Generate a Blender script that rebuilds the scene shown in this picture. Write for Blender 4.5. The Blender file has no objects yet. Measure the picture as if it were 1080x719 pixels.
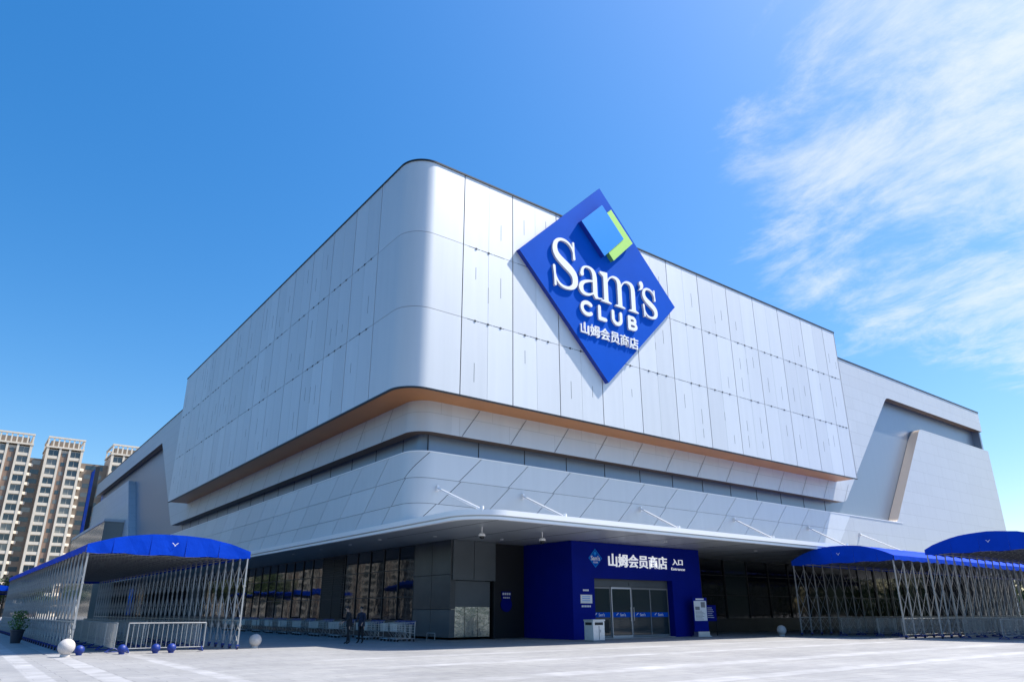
import bpy, bmesh, math, random
import numpy as np
from mathutils import Vector, Matrix
random.seed(7)
S = bpy.context.scene
R = math.radians
PI = math.pi

# ------------------------------------------------------------------ camera
cam_d = bpy.data.cameras.new('camera')
cam = bpy.data.objects.new('camera', cam_d)
S.collection.objects.link(cam)
cam.location = (0, 0, 1.5)
cam.rotation_euler = (R(90 + 19.06), 0, R(52.9 - 90))
cam_d.sensor_width = 36
cam_d.lens = 24.483
cam_d.shift_x = 0.00185
cam_d.shift_y = 0.0289
cam_d.clip_start = 0.1
cam_d.clip_end = 8000
S.camera = cam

# ------------------------------------------------------------------ light
SUN = Vector((0.62, -0.27, 1.0)).normalized()
elev = math.asin(SUN.z)
azim = math.atan2(SUN.x, SUN.y)
sd = bpy.data.lights.new('sun', 'SUN')
sd.energy = 4.7
sd.angle = R(0.5)
sd.color = (1.0, 0.94, 0.85)
sun = bpy.data.objects.new('sun', sd)
S.collection.objects.link(sun)
sun.rotation_euler = SUN.to_track_quat('Z', 'Y').to_euler()

W = bpy.data.worlds.new('World')
S.world = W
W.use_nodes = True
nt = W.node_tree
nt.nodes.clear()
def wn(t, **k):
    n = nt.nodes.new(t)
    for a, b in k.items(): setattr(n, a, b)
    return n
sky = wn('ShaderNodeTexSky', sky_type='NISHITA', sun_disc=False)
sky.sun_elevation = elev
sky.sun_rotation = azim
sky.altitude = 50
sky.air_density = 1.0
sky.dust_density = 1.0
sky.ozone_density = 1.6
tc = wn('ShaderNodeTexCoord')
sep = wn('ShaderNodeSeparateXYZ')
nt.links.new(tc.outputs['Generated'], sep.inputs[0])
def wmath(op, a, b=None, clamp=False):
    n = wn('ShaderNodeMath', operation=op, use_clamp=clamp)
    for i, v in enumerate((a, b)):
        if v is None: continue
        if isinstance(v, (int, float)): n.inputs[i].default_value = v
        else: nt.links.new(v, n.inputs[i])
    return n.outputs[0]
zc = wmath('MAXIMUM', sep.outputs['Z'], 0.03)
zc = wmath('ADD', zc, 0.12)
cu = wmath('DIVIDE', sep.outputs['X'], zc)
cv = wmath('DIVIDE', sep.outputs['Y'], zc)
comb = wn('ShaderNodeCombineXYZ')
nt.links.new(cu, comb.inputs[0]); nt.links.new(cv, comb.inputs[1])
mp = wn('ShaderNodeMapping')
mp.inputs['Rotation'].default_value = (0, 0, 0)
mp.inputs['Scale'].default_value = (1.75, 1.1, 1)
nt.links.new(comb.outputs[0], mp.inputs[0])
n1 = wn('ShaderNodeTexNoise'); n1.inputs['Scale'].default_value = 2.6
n1.inputs['Detail'].default_value = 9; n1.inputs['Roughness'].default_value = 0.67
n1.inputs['Distortion'].default_value = 0.3
nt.links.new(mp.outputs[0], n1.inputs[0])
n2 = wn('ShaderNodeTexNoise'); n2.inputs['Scale'].default_value = 1.1
n2.inputs['Detail'].default_value = 3
nt.links.new(comb.outputs[0], n2.inputs[0])
CD = Vector((0.8438, 0.1895, 0.5020)).normalized()      # the part of the sky the cirrus occupies
dot = wn('ShaderNodeVectorMath', operation='DOT_PRODUCT')
nt.links.new(tc.outputs['Generated'], dot.inputs[0])
dot.inputs[1].default_value = CD
rg = wn('ShaderNodeMapRange', interpolation_type='SMOOTHSTEP')
rg.inputs['From Min'].default_value = 0.92; rg.inputs['From Max'].default_value = 0.985
nt.links.new(dot.outputs['Value'], rg.inputs['Value'])
cs = wmath('ADD', wmath('MULTIPLY', n1.outputs[0], 0.75), wmath('MULTIPLY', n2.outputs[0], 0.35))
cs = wmath('ADD', cs, wmath('MULTIPLY', wmath('SUBTRACT', rg.outputs[0], 1.0), 0.33))
cr = wn('ShaderNodeMapRange', interpolation_type='SMOOTHSTEP')
cr.inputs['From Min'].default_value = 0.41; cr.inputs['From Max'].default_value = 0.70
cr.inputs['To Max'].default_value = 0.72
nt.links.new(cs, cr.inputs['Value'])
mixc = wn('ShaderNodeMixRGB')
mixc.inputs[2].default_value = (5.3, 5.55, 5.85, 1)
nt.links.new(cr.outputs[0], mixc.inputs[0])
hsv = wn('ShaderNodeHueSaturation')
hsv.inputs['Saturation'].default_value = 1.43
nt.links.new(sky.outputs[0], hsv.inputs['Color'])
lift = wn('ShaderNodeMapRange')          # a little more scattered light high up (thin veil of haze)
lift.inputs['From Min'].default_value = 0.1; lift.inputs['From Max'].default_value = 0.75
lift.inputs['To Min'].default_value = 1.0; lift.inputs['To Max'].default_value = 1.3
nt.links.new(sep.outputs['Z'], lift.inputs['Value'])
lsc = wn('ShaderNodeVectorMath', operation='SCALE')
nt.links.new(hsv.outputs[0], lsc.inputs[0]); nt.links.new(lift.outputs[0], lsc.inputs['Scale'])
nt.links.new(lsc.outputs[0], mixc.inputs[1])
bg = wn('ShaderNodeBackground'); bg.inputs['Strength'].default_value = 0.116
wo = wn('ShaderNodeOutputWorld')
nt.links.new(mixc.outputs[0], bg.inputs['Color'])
nt.links.new(bg.outputs[0], wo.inputs['Surface'])

S.view_settings.view_transform = 'Standard'
S.view_settings.look = 'None'
S.view_settings.gamma = 1
S.view_settings.use_curve_mapping = False
S.view_settings.exposure = 0.68

# ------------------------------------------------------------------ materials
def mat(name, col, rough=0.6, metal=0.0, spec=0.5, noise=0.0, nscale=3.0, bump=0.0, bscale=20, ior=None):
    m = bpy.data.materials.new(name); m.use_nodes = True
    t = m.node_tree; b = t.nodes['Principled BSDF']
    b.inputs['Base Color'].default_value = (*col, 1)
    b.inputs['Roughness'].default_value = rough
    b.inputs['Metallic'].default_value = metal
    b.inputs['Specular IOR Level'].default_value = spec
    if ior: b.inputs['IOR'].default_value = ior
    geo = t.nodes.new('ShaderNodeNewGeometry')
    if noise:
        n = t.nodes.new('ShaderNodeTexNoise'); n.inputs['Scale'].default_value = nscale
        n.inputs['Detail'].default_value = 6
        t.links.new(geo.outputs['Position'], n.inputs['Vector'])
        mr = t.nodes.new('ShaderNodeMapRange')
        mr.inputs['To Min'].default_value = 1 - noise; mr.inputs['To Max'].default_value = 1 + noise
        mr.inputs['From Min'].default_value = 0.3; mr.inputs['From Max'].default_value = 0.7
        t.links.new(n.outputs[0], mr.inputs['Value'])
        mx = t.nodes.new('ShaderNodeVectorMath'); mx.operation = 'SCALE'
        mx.inputs[0].default_value = col
        t.links.new(mr.outputs[0], mx.inputs['Scale'])
        t.links.new(mx.outputs[0], b.inputs['Base Color'])
    if bump:
        n = t.nodes.new('ShaderNodeTexNoise'); n.inputs['Scale'].default_value = bscale
        n.inputs['Detail'].default_value = 3
        t.links.new(geo.outputs['Position'], n.inputs['Vector'])
        bp = t.nodes.new('ShaderNodeBump'); bp.inputs['Strength'].default_value = bump
        bp.inputs['Distance'].default_value = 0.05
        t.links.new(n.outputs[0], bp.inputs['Height'])
        t.links.new(bp.outputs[0], b.inputs['Normal'])
    return m

def panel_mat(name, col, rough=0.36, metal=0.45, lines=None):
    """aluminium cladding: very slightly uneven tone from sheet to sheet, faint vertical rain streaks, hairline joints"""
    m = mat(name, col, rough, metal)
    t = m.node_tree; b = t.nodes['Principled BSDF']
    geo = [n for n in t.nodes if n.type == 'NEW_GEOMETRY'][0]
    st = t.nodes.new('ShaderNodeMapping'); st.inputs['Scale'].default_value = (1.3, 1.3, 0.07)
    t.links.new(geo.outputs['Position'], st.inputs[0])
    n = t.nodes.new('ShaderNodeTexNoise'); n.inputs['Scale'].default_value = 2.2; n.inputs['Detail'].default_value = 8
    t.links.new(st.outputs[0], n.inputs[0])
    mr = t.nodes.new('ShaderNodeMapRange')
    mr.inputs['From Min'].default_value = 0.3; mr.inputs['From Max'].default_value = 0.75
    mr.inputs['To Min'].default_value = 0.97; mr.inputs['To Max'].default_value = 1.015
    t.links.new(n.outputs[0], mr.inputs['Value'])
    fac = mr.outputs[0]
    rnd = t.nodes.new('ShaderNodeMapRange')
    rnd.inputs['To Min'].default_value = 0.93; rnd.inputs['To Max'].default_value = 1.03
    t.links.new(geo.outputs['Random Per Island'], rnd.inputs['Value'])
    mu = t.nodes.new('ShaderNodeMath'); mu.operation = 'MULTIPLY'
    t.links.new(fac, mu.inputs[0]); t.links.new(rnd.outputs[0], mu.inputs[1]); fac = mu.outputs[0]
    if lines:
        # horizontal hairlines every lines[0] metres and staggered uprights every lines[1]
        sp = t.nodes.new('ShaderNodeSeparateXYZ'); t.links.new(geo.outputs['Position'], sp.inputs[0])
        ad = t.nodes.new('ShaderNodeMath'); ad.operation = 'ADD'
        t.links.new(sp.outputs[0], ad.inputs[0]); t.links.new(sp.outputs[1], ad.inputs[1])
        cb = t.nodes.new('ShaderNodeCombineXYZ')
        t.links.new(ad.outputs[0], cb.inputs[0]); t.links.new(sp.outputs[2], cb.inputs[1])
        br = t.nodes.new('ShaderNodeTexBrick')
        br.offset = 0.35
        br.inputs['Scale'].default_value = 1.0
        br.inputs['Brick Width'].default_value = lines[1]
        br.inputs['Row Height'].default_value = lines[0]
        br.inputs['Mortar Size'].default_value = 0.014
        br.inputs['Mortar Smooth'].default_value = 0.2
        br.inputs['Color1'].default_value = (1, 1, 1, 1)
        br.inputs['Color2'].default_value = (0.97, 0.97, 0.97, 1)
        br.inputs['Mortar'].default_value = (0.72, 0.72, 0.72, 1)
        t.links.new(cb.outputs[0], br.inputs['Vector'])
        mu = t.nodes.new('ShaderNodeMath'); mu.operation = 'MULTIPLY'
        t.links.new(fac, mu.inputs[0]); t.links.new(br.outputs['Color'], mu.inputs[1]); fac = mu.outputs[0]
    mx = t.nodes.new('ShaderNodeVectorMath'); mx.operation = 'SCALE'
    mx.inputs[0].default_value = col
    t.links.new(fac, mx.inputs['Scale'])
    t.links.new(mx.outputs[0], b.inputs['Base Color'])
    rr = t.nodes.new('ShaderNodeMapRange')
    rr.inputs['To Min'].default_value = rough - 0.01; rr.inputs['To Max'].default_value = rough + 0.03
    t.links.new(n.outputs[0], rr.inputs['Value']); t.links.new(rr.outputs[0], b.inputs['Roughness'])
    return m

M = {}
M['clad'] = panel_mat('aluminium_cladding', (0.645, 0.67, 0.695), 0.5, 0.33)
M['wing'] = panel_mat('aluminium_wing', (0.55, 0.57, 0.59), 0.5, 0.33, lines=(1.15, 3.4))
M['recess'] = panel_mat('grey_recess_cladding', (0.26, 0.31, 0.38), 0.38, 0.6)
M['joint'] = mat('dark_joint', (0.035, 0.04, 0.05), 0.7)
M['copper'] = mat('copper_soffit', (0.46, 0.19, 0.06), 0.4, 0.4, noise=0.08, nscale=0.6)
M['shadebrown'] = mat('shaded_brown_return', (0.13, 0.085, 0.055), 0.5, 0.3)  # brown underside, darkened to stand for the shadow on it
M['roof'] = mat('roof_membrane', (0.35, 0.35, 0.34), 0.9, noise=0.1)
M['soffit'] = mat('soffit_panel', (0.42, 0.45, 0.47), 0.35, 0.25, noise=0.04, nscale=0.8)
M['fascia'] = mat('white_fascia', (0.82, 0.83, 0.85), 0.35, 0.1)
M['glass'] = mat('dark_glass', (0.010, 0.014, 0.02), 0.03, 0, 0.5, ior=1.5, bump=0.05, bscale=1.3)
M['glassint'] = mat('door_glass', (0.03, 0.045, 0.05), 0.06, 0, 0.5, ior=1.5)
M['mull'] = mat('mullion', (0.03, 0.033, 0.038), 0.4, 0.5)
M['stone'] = mat('dark_stone', (0.03, 0.036, 0.042), 0.35, 0, noise=0.25, nscale=1.2)
M['greypanel'] = mat('grey_wall_panel', (0.075, 0.09, 0.10), 0.4, 0.1, noise=0.1, nscale=1)
M['mirror'] = mat('polished_panel', (0.36, 0.39, 0.35), 0.18, 0.9, bump=0.35, bscale=2.5)
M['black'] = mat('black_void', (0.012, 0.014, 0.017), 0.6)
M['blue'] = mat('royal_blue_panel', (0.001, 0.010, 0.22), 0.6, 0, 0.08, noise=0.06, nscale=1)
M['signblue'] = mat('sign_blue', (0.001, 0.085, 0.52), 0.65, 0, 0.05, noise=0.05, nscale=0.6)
M['signside'] = mat('sign_edge_blue', (0.005, 0.03, 0.30), 0.4)
M['lblue'] = mat('sign_light_blue', (0.015, 0.27, 0.80), 0.6, 0, 0.1)
M['green'] = mat('sign_green', (0.42, 0.74, 0.14), 0.4)
M['white'] = mat('white_letter', (0.86, 0.87, 0.88), 0.4)
M['glowwhite'] = mat('glow_added_letter', (0.85, 0.86, 0.88), 0.4)
_b = M['glowwhite'].node_tree.nodes['Principled BSDF']; _b.inputs['Emission Color'].default_value = (.9, .94, 1, 1); _b.inputs['Emission Strength'].default_value = 0.28  # slight emission added to brighten the porch lettering
M['steel'] = mat('steel', (0.60, 0.61, 0.62), 0.35, 0.75)
M['bin'] = mat('bin_metal', (0.72, 0.73, 0.74), 0.35, 0.5, noise=0.06, nscale=6)
M['galv'] = mat('galvanised_tube', (0.38, 0.385, 0.38), 0.45, 0.5, noise=0.1, nscale=5)
M['wire'] = mat('trolley_wire', (0.66, 0.64, 0.60), 0.45, 0.4)
M['rubber'] = mat('rubber', (0.02, 0.02, 0.02), 0.7)
M['handle'] = mat('trolley_handle_blue', (0.01, 0.03, 0.2), 0.4)
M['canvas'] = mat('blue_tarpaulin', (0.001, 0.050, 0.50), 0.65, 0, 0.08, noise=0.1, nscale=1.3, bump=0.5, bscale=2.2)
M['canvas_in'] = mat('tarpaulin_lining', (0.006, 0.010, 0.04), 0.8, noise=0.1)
M['bluefoot'] = mat('blue_plastic', (0.006, 0.03, 0.22), 0.5, noise=0.15, nscale=9)
M['bollard'] = mat('granite_ball', (0.52, 0.49, 0.47), 0.65, noise=0.14, nscale=25)
M['cream'] = mat('cream_render', (0.56, 0.48, 0.39), 0.85, noise=0.08, nscale=0.5)
M['offwhite'] = mat('white_render', (0.68, 0.60, 0.49), 0.85, noise=0.06, nscale=0.7)
M['brown'] = mat('brown_render', (0.25, 0.17, 0.125), 0.85, noise=0.1, nscale=0.5)
M['dkgap'] = mat('shaft_render', (0.22, 0.18, 0.145), 0.85, noise=0.1, nscale=0.6)
M['win'] = mat('window_glass', (0.05, 0.08, 0.10), 0.12, 0, 0.8)
_t = M['win'].node_tree; _oi = _t.nodes.new('ShaderNodeObjectInfo'); _cr = _t.nodes.new('ShaderNodeValToRGB')
_cr.color_ramp.elements[0].color = (.03, .05, .065, 1); _cr.color_ramp.elements[1].color = (.22, .22, .2, 1); _cr.color_ramp.elements[0].position = .45
_t.links.new(_oi.outputs['Random'], _cr.inputs[0]); _t.links.new(_cr.outputs[0], _t.nodes['Principled BSDF'].inputs['Base Color'])
M['bark'] = mat('bark', (0.10, 0.075, 0.055), 0.9, noise=0.3, nscale=8)
M['pot'] = mat('dark_pot', (0.03, 0.035, 0.05), 0.5)
M['skin'] = mat('skin', (0.45, 0.28, 0.2), 0.6)
M['hair'] = mat('hair', (0.012, 0.01, 0.01), 0.6)
M['cloth'] = mat('black_cloth', (0.014, 0.015, 0.02), 0.85, noise=0.2, nscale=12)
M['navy'] = mat('navy_cloth', (0.018, 0.024, 0.05), 0.85, noise=0.2, nscale=12)
M['poster'] = mat('poster_white', (0.78, 0.79, 0.80), 0.5)
M['grey'] = mat('mid_grey', (0.2, 0.21, 0.22), 0.5)
M['lamp'] = mat('camera_housing', (0.8, 0.8, 0.8), 0.4)

def leaf_mat(name, c1, c2):
    m = bpy.data.materials.new(name); m.use_nodes = True
    t = m.node_tree; b = t.nodes['Principled BSDF']
    g = t.nodes.new('ShaderNodeNewGeometry')
    r = t.nodes.new('ShaderNodeValToRGB')
    r.color_ramp.elements[0].color = (*c1, 1); r.color_ramp.elements[1].color = (*c2, 1)
    t.links.new(g.outputs['Random Per Island'], r.inputs[0])
    t.links.new(r.outputs[0], b.inputs['Base Color'])
    b.inputs['Roughness'].default_value = 0.6
    return m
M['leaf'] = leaf_mat('leaves', (0.03, 0.06, 0.015), (0.09, 0.14, 0.035))
M['leaf2'] = leaf_mat('bright_leaves', (0.05, 0.12, 0.02), (0.13, 0.24, 0.05))

def ground_mat():
    m = bpy.data.materials.new('plaza_paving'); m.use_nodes = True
    t = m.node_tree; b = t.nodes['Principled BSDF']
    geo = t.nodes.new('ShaderNodeNewGeometry')
    P = geo.outputs['Position']
    sp = t.nodes.new('ShaderNodeSeparateXYZ'); t.links.new(P, sp.inputs[0])
    def noise(sc, det=5, vec=P):
        n = t.nodes.new('ShaderNodeTexNoise'); n.inputs['Scale'].default_value = sc; n.inputs['Detail'].default_value = det
        t.links.new(vec, n.inputs['Vector']); return n.outputs[0]
    def mth(op, a, c=None, clamp=False):
        n = t.nodes.new('ShaderNodeMath'); n.operation = op; n.use_clamp = clamp
        for i, v in enumerate((a, c)):
            if v is None: continue
            if isinstance(v, (int, float)): n.inputs[i].default_value = v
            else: t.links.new(v, n.inputs[i])
        return n.outputs[0]
    br = t.nodes.new('ShaderNodeTexBrick')
    br.inputs['Scale'].default_value = 1
    br.inputs['Brick Width'].default_value = 1.2; br.inputs['Row Height'].default_value = 0.6
    br.inputs['Mortar Size'].default_value = 0.009
    br.inputs['Color1'].default_value = (0.335, 0.333, 0.33, 1)
    br.inputs['Color2'].default_value = (0.29, 0.29, 0.295, 1)
    br.inputs['Mortar'].default_value = (0.17, 0.17, 0.17, 1)
    t.links.new(P, br.inputs['Vector'])
    # pale granite bands laid in the paving, worn at the edges
    wob = mth('MULTIPLY', mth('SUBTRACT', noise(3.0), 0.5), 0.12)
    def band(axis, centre, half):
        d = mth('ABSOLUTE', mth('SUBTRACT', mth('ADD', sp.outputs[axis], wob), centre))
        return mth('SUBTRACT', 1.0, mth('MULTIPLY', mth('SUBTRACT', d, half), 25.0, True), True)
    acc = None
    lst = [(0, 0.62, .22), (0, 1.95, .22), (0, 3.3, .24), (0, 5.55, .2), (0, -0.7, .22)]
    fade = mth('MULTIPLY', mth('SUBTRACT', sp.outputs[1], 16.0), 0.5, True)
    for a, c_, h in lst:
        v = mth('MULTIPLY', band(a, c_, h), fade)
        acc = v if acc is None else mth('MAXIMUM', acc, v)
    for a, c_, h in [(1, 14.6, .4), (1, 11.2, .32), (1, 19.2, .3), (1, 23.2, .25)]:
        v = mth('MULTIPLY', band(a, c_, h), mth('MULTIPLY', mth('SUBTRACT', sp.outputs[0], 8.5), 0.3, True))
        acc = mth('MAXIMUM', acc, v)
    big = noise(0.22, 6)
    acc = mth('MULTIPLY', acc, mth('MULTIPLY', mth('SUBTRACT', noise(0.9, 6), 0.3), 3.0, True))
    mx = t.nodes.new('ShaderNodeMixRGB'); mx.inputs[2].default_value = (0.43, 0.43, 0.44, 1)
    t.links.new(acc, mx.inputs[0]); t.links.new(br.outputs['Color'], mx.inputs[1])
    m2 = t.nodes.new('ShaderNodeMixRGB'); m2.blend_type = 'MULTIPLY'; m2.inputs[0].default_value = 1
    st = t.nodes.new('ShaderNodeMapRange'); st.inputs['From Min'].default_value = 0.3; st.inputs['From Max'].default_value = 0.7
    st.inputs['To Min'].default_value = 0.84; st.inputs['To Max'].default_value = 1.1
    t.links.new(big, st.inputs['Value'])
    t.links.new(mx.outputs[0], m2.inputs[1]); t.links.new(st.outputs[0], m2.inputs[2])
    m3 = t.nodes.new('ShaderNodeMixRGB'); m3.blend_type = 'MULTIPLY'; m3.inputs[0].default_value = 1
    s3 = t.nodes.new('ShaderNodeMapRange'); s3.inputs['From Min'].default_value = 0.35; s3.inputs['From Max'].default_value = 0.65
    s3.inputs['To Min'].default_value = 0.91; s3.inputs['To Max'].default_value = 1.05
    t.links.new(noise(2.7, 8), s3.inputs['Value'])
    t.links.new(m2.outputs[0], m3.inputs[1]); t.links.new(s3.outputs[0], m3.inputs[2])
    t.links.new(m3.outputs[0], b.inputs['Base Color'])
    b.inputs['Roughness'].default_value = 0.62
    bp = t.nodes.new('ShaderNodeBump'); bp.inputs['Strength'].default_value = 0.25; bp.inputs['Distance'].default_value = 0.01
    t.links.new(br.outputs['Fac'], bp.inputs['Height']); t.links.new(bp.outputs[0], b.inputs['Normal'])
    return m
M['ground'] = ground_mat()

# ------------------------------------------------------------------ helpers
def link(o): S.collection.objects.link(o); return o
def tag(o, label=None, cat=None, group=None, kind=None):
    if label: o['label'] = label
    if cat: o['category'] = cat
    if group: o['group'] = group
    if kind: o['kind'] = kind
    return o
def thing(name, label, cat, loc=(0, 0, 0), rz=0.0, group=None):
    o = bpy.data.objects.new(name, None); link(o)
    o.empty_display_size = 0.3
    o.location = loc; o.rotation_euler = (0, 0, rz)
    return tag(o, label, cat, group)
class MB:
    def __init__(s): s.v = []; s.f = []; s.mi = []
    def quad(s, *pts, mi=0):
        i = len(s.v); s.v += [tuple(p) for p in pts]; s.f.append(tuple(range(i, i + len(pts)))); s.mi.append(mi)
    def box(s, x0, y0, z0, x1, y1, z1, mi=0):
        i = len(s.v)
        s.v += [(x0,y0,z0),(x1,y0,z0),(x1,y1,z0),(x0,y1,z0),(x0,y0,z1),(x1,y0,z1),(x1,y1,z1),(x0,y1,z1)]
        for f in ((0,3,2,1),(4,5,6,7),(0,1,5,4),(1,2,6,5),(2,3,7,6),(3,0,4,7)):
            s.f.append(tuple(i + k for k in f)); s.mi.append(mi)
    def tube(s, a, b, r, n=8, r2=None, mi=0, caps=True):
        a = Vector(a); b = Vector(b); d = b - a
        if d.length < 1e-6: return
        q = d.to_track_quat('Z', 'Y'); r2 = r if r2 is None else r2
        i = len(s.v)
        for p, rr in ((a, r), (b, r2)):
            for k in range(n):
                t = 2 * PI * k / n
                s.v.append(tuple(p + q @ Vector((rr * math.cos(t), rr * math.sin(t), 0))))
        for k in range(n):
            k2 = (k + 1) % n
            s.f.append((i + k, i + k2, i + n + k2, i + n + k)); s.mi.append(mi)
        if caps:
            s.f.append(tuple(i + k for k in reversed(range(n)))); s.mi.append(mi)
            s.f.append(tuple(i + n + k for k in range(n))); s.mi.append(mi)
    def lathe(s, prof, n=24, c=(0, 0, 0), mi=0):
        i = len(s.v)
        for r, z in prof:
            for k in range(n):
                t = 2 * PI * k / n
                s.v.append((c[0] + r * math.cos(t), c[1] + r * math.sin(t), c[2] + z))
        for j in range(len(prof) - 1):
            for k in range(n):
                k2 = (k + 1) % n
                s.f.append((i + j*n + k, i + j*n + k2, i + (j+1)*n + k2, i + (j+1)*n + k)); s.mi.append(mi)
        s.f.append(tuple(i + k for k in reversed(range(n)))); s.mi.append(mi)
        m = i + (len(prof) - 1) * n
        s.f.append(tuple(m + k for k in range(n))); s.mi.append(mi)
    def prism(s, poly, fn, d0, d1, mi=0, side=None, back=True):
        """poly: 2D loop; fn(u, v, d) -> point; closed solid between depths d0 (front) and d1 (back)"""
        i = len(s.v); n = len(poly)
        s.v += [tuple(fn(u, v, d0)) for u, v in poly] + [tuple(fn(u, v, d1)) for u, v in poly]
        s.f.append(tuple(i + k for k in range(n))); s.mi.append(mi)
        if back: s.f.append(tuple(i + n + k for k in reversed(range(n)))); s.mi.append(mi)
        for k in range(n):
            k2 = (k + 1) % n
            s.f.append((i + k2, i + k, i + n + k, i + n + k2)); s.mi.append(mi if side is None else side)
    def build(s, name, mats, parent=None, smooth=False, bevel=0, loc=None):
        me = bpy.data.meshes.new(name)
        me.from_pydata(s.v, [], s.f)
        if not isinstance(mats, (list, tuple)): mats = [mats]
        for m in mats: me.materials.append(m)
        me.polygons.foreach_set('material_index', s.mi)
        bm = bmesh.new(); bm.from_mesh(me)
        bmesh.ops.recalc_face_normals(bm, faces=bm.faces)
        if bevel:
            bmesh.ops.bevel(bm, geom=[e for e in bm.edges if len(e.link_faces) == 2 and e.calc_face_angle(0) > 0.5],
                            offset=bevel, segments=2, profile=0.6, affect='EDGES')
        bm.to_mesh(me); bm.free()
        if smooth:
            me.shade_smooth()
            me.set_sharp_from_angle(angle=R(38))
        o = bpy.data.objects.new(name, me); link(o)
        if parent: o.parent = parent
        if loc: o.location = loc
        return o
def fillet(poly, radii, n=8):
    out = []
    N = len(poly)
    for i, p in enumerate(poly):
        r = radii[i] if isinstance(radii, (list, tuple)) else radii
        if not r: out.append(p); continue
        p = Vector(p); a = (Vector(poly[i-1]) - p); b = (Vector(poly[(i+1) % N]) - p)
        ang = a.angle(b); t = min(r / math.tan(ang / 2), a.length * .49, b.length * .49)
        rr = t * math.tan(ang / 2)
        a.normalize(); b.normalize()
        c = p + (a + b).normalized() * (rr / math.sin(ang / 2))
        p0 = p + a * t - c; p1 = p + b * t - c
        tot = p0.angle_signed(p1)
        for k in range(n + 1):
            q = Matrix.Rotation(-tot * k / n, 2) @ p0
            out.append(tuple(c + q))
    return out
def copy_tree(o, parent=None):
    c = o.copy(); link(c)
    if parent: c.parent = parent
    for ch in list(o.children): copy_tree(ch, c)
    return c
def text(name, body, size, m, parent, loc, rot, extrude=0.02, offset=0.0, spacing=1.0, sx=1.0, align='LEFT'):
    c = bpy.data.curves.new(name, 'FONT'); c.body = body; c.size = size; c.extrude = extrude; c.offset = offset
    c.space_character = spacing; c.align_x = align; c.resolution_u = 4
    t = bpy.data.objects.new(name, c); link(t)
    dg = bpy.context.evaluated_depsgraph_get()
    me = bpy.data.meshes.new_from_object(t.evaluated_get(dg))
    bpy.data.objects.remove(t)
    if sx != 1.0:
        for v in me.vertices: v.co.x *= sx
    me.materials.clear(); me.materials.append(m)
    o = bpy.data.objects.new(name, me); link(o); o.parent = parent; o.location = loc; o.rotation_euler = rot
    return o
def textfit(name, body, m, parent, x0, x1, z0, z1, y, extrude, offset=0.0):
    """lettering facing -y filling the given rectangle in parent space"""
    o = text(name, body, 1.0, m, parent, (0, 0, 0), (0, 0, 0), extrude, offset)
    me = o.data
    xs = [v.co.x for v in me.vertices]; ys = [v.co.y for v in me.vertices]
    a, b, c, d = min(xs), max(xs), min(ys), max(ys)
    for v in me.vertices:
        u = x0 + (v.co.x - a) / (b - a) * (x1 - x0); w = z0 + (v.co.y - c) / (d - c) * (z1 - z0)
        v.co = (u, y - v.co.z, w)
    me.update()
    return o

# the facade path: X = left facade plane, Y = right facade plane, r = corner radius
class Path:
    def __init__(s, X, Y, r): s.X, s.Y, s.r, s.L = X, Y, r, r * PI / 2
    def sx(s, x): return x - s.X - s.r
    def sy(s, y): return -(s.L + y - s.Y - s.r)
    def pt(s, t, z, d=0.0):
        cx_, cy_ = s.X + s.r, s.Y + s.r
        if t >= 0: return (cx_ + t, s.Y - d, z)
        if t <= -s.L: return (s.X - d, cy_ + (-t - s.L), z)
        a = -PI / 2 - (-t / s.L) * PI / 2
        return (cx_ + (s.r + d) * math.cos(a), cy_ + (s.r + d) * math.sin(a), z)
    def cuts(s, a, b, n=14):
        ts = {a, b}
        for k in range(n + 1):
            t = -s.L * k / n
            if min(a, b) < t < max(a, b): ts.add(t)
        return sorted(ts)
def strip(mb, P, s0, s1, z0, z1, d0, d1, mi=0, shear=0.0, s0t=None, s1t=None, side=None):
    """panel wrapped on the path; with shear its upper edge shifts by `shear` along s"""
    cu_ = P.cuts(s0, s1)
    if shear: 
        n = max(len(cu_), 2)
        if n > 2 or True:
            k = 1 if (s0 >= 0 and s1 >= 0 and s0 + shear >= 0) or (s1 + shear <= -P.L and s1 <= -P.L) else 16
            cu_ = [s0 + (s1 - s0) * i / k for i in range(k + 1)]
    side = mi if side is None else side
    if shear and len(cu_) > 2:      # bend in both directions round the corner, closed edges are hidden by the backing
        nz_ = 8; i = len(mb.v); n = len(cu_)
        for j in range(nz_ + 1):
            f = j / nz_
            for t in cu_: mb.v.append(P.pt(t + shear * f, z0 + (z1 - z0) * f, d0))
        for j in range(nz_):
            for k in range(n - 1):
                a = i + j * n + k; mb.f.append((a, a + 1, a + n + 1, a + n)); mb.mi.append(mi)
        return
    i = len(mb.v); n = len(cu_)
    for t in cu_:
        mb.v += [P.pt(t, z0, d0), P.pt(t + shear, z1, d0), P.pt(t, z0, d1), P.pt(t + shear, z1, d1)]
    for k in range(n - 1):
        a = i + 4 * k; b = a + 4
        mb.f += [(a, b, b + 1, a + 1), (a + 2, a + 3, b + 3, b + 2), (a, a + 2, b + 2, b), (a + 1, b + 1, b + 3, a + 3)]
        mb.mi += [mi, mi, side, side]
    a = i; b = i + 4 * (n - 1)
    mb.f += [(a, a + 1, a + 3, a + 2), (b, b + 2, b + 3, b + 1)]; mb.mi += [side, side]

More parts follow.
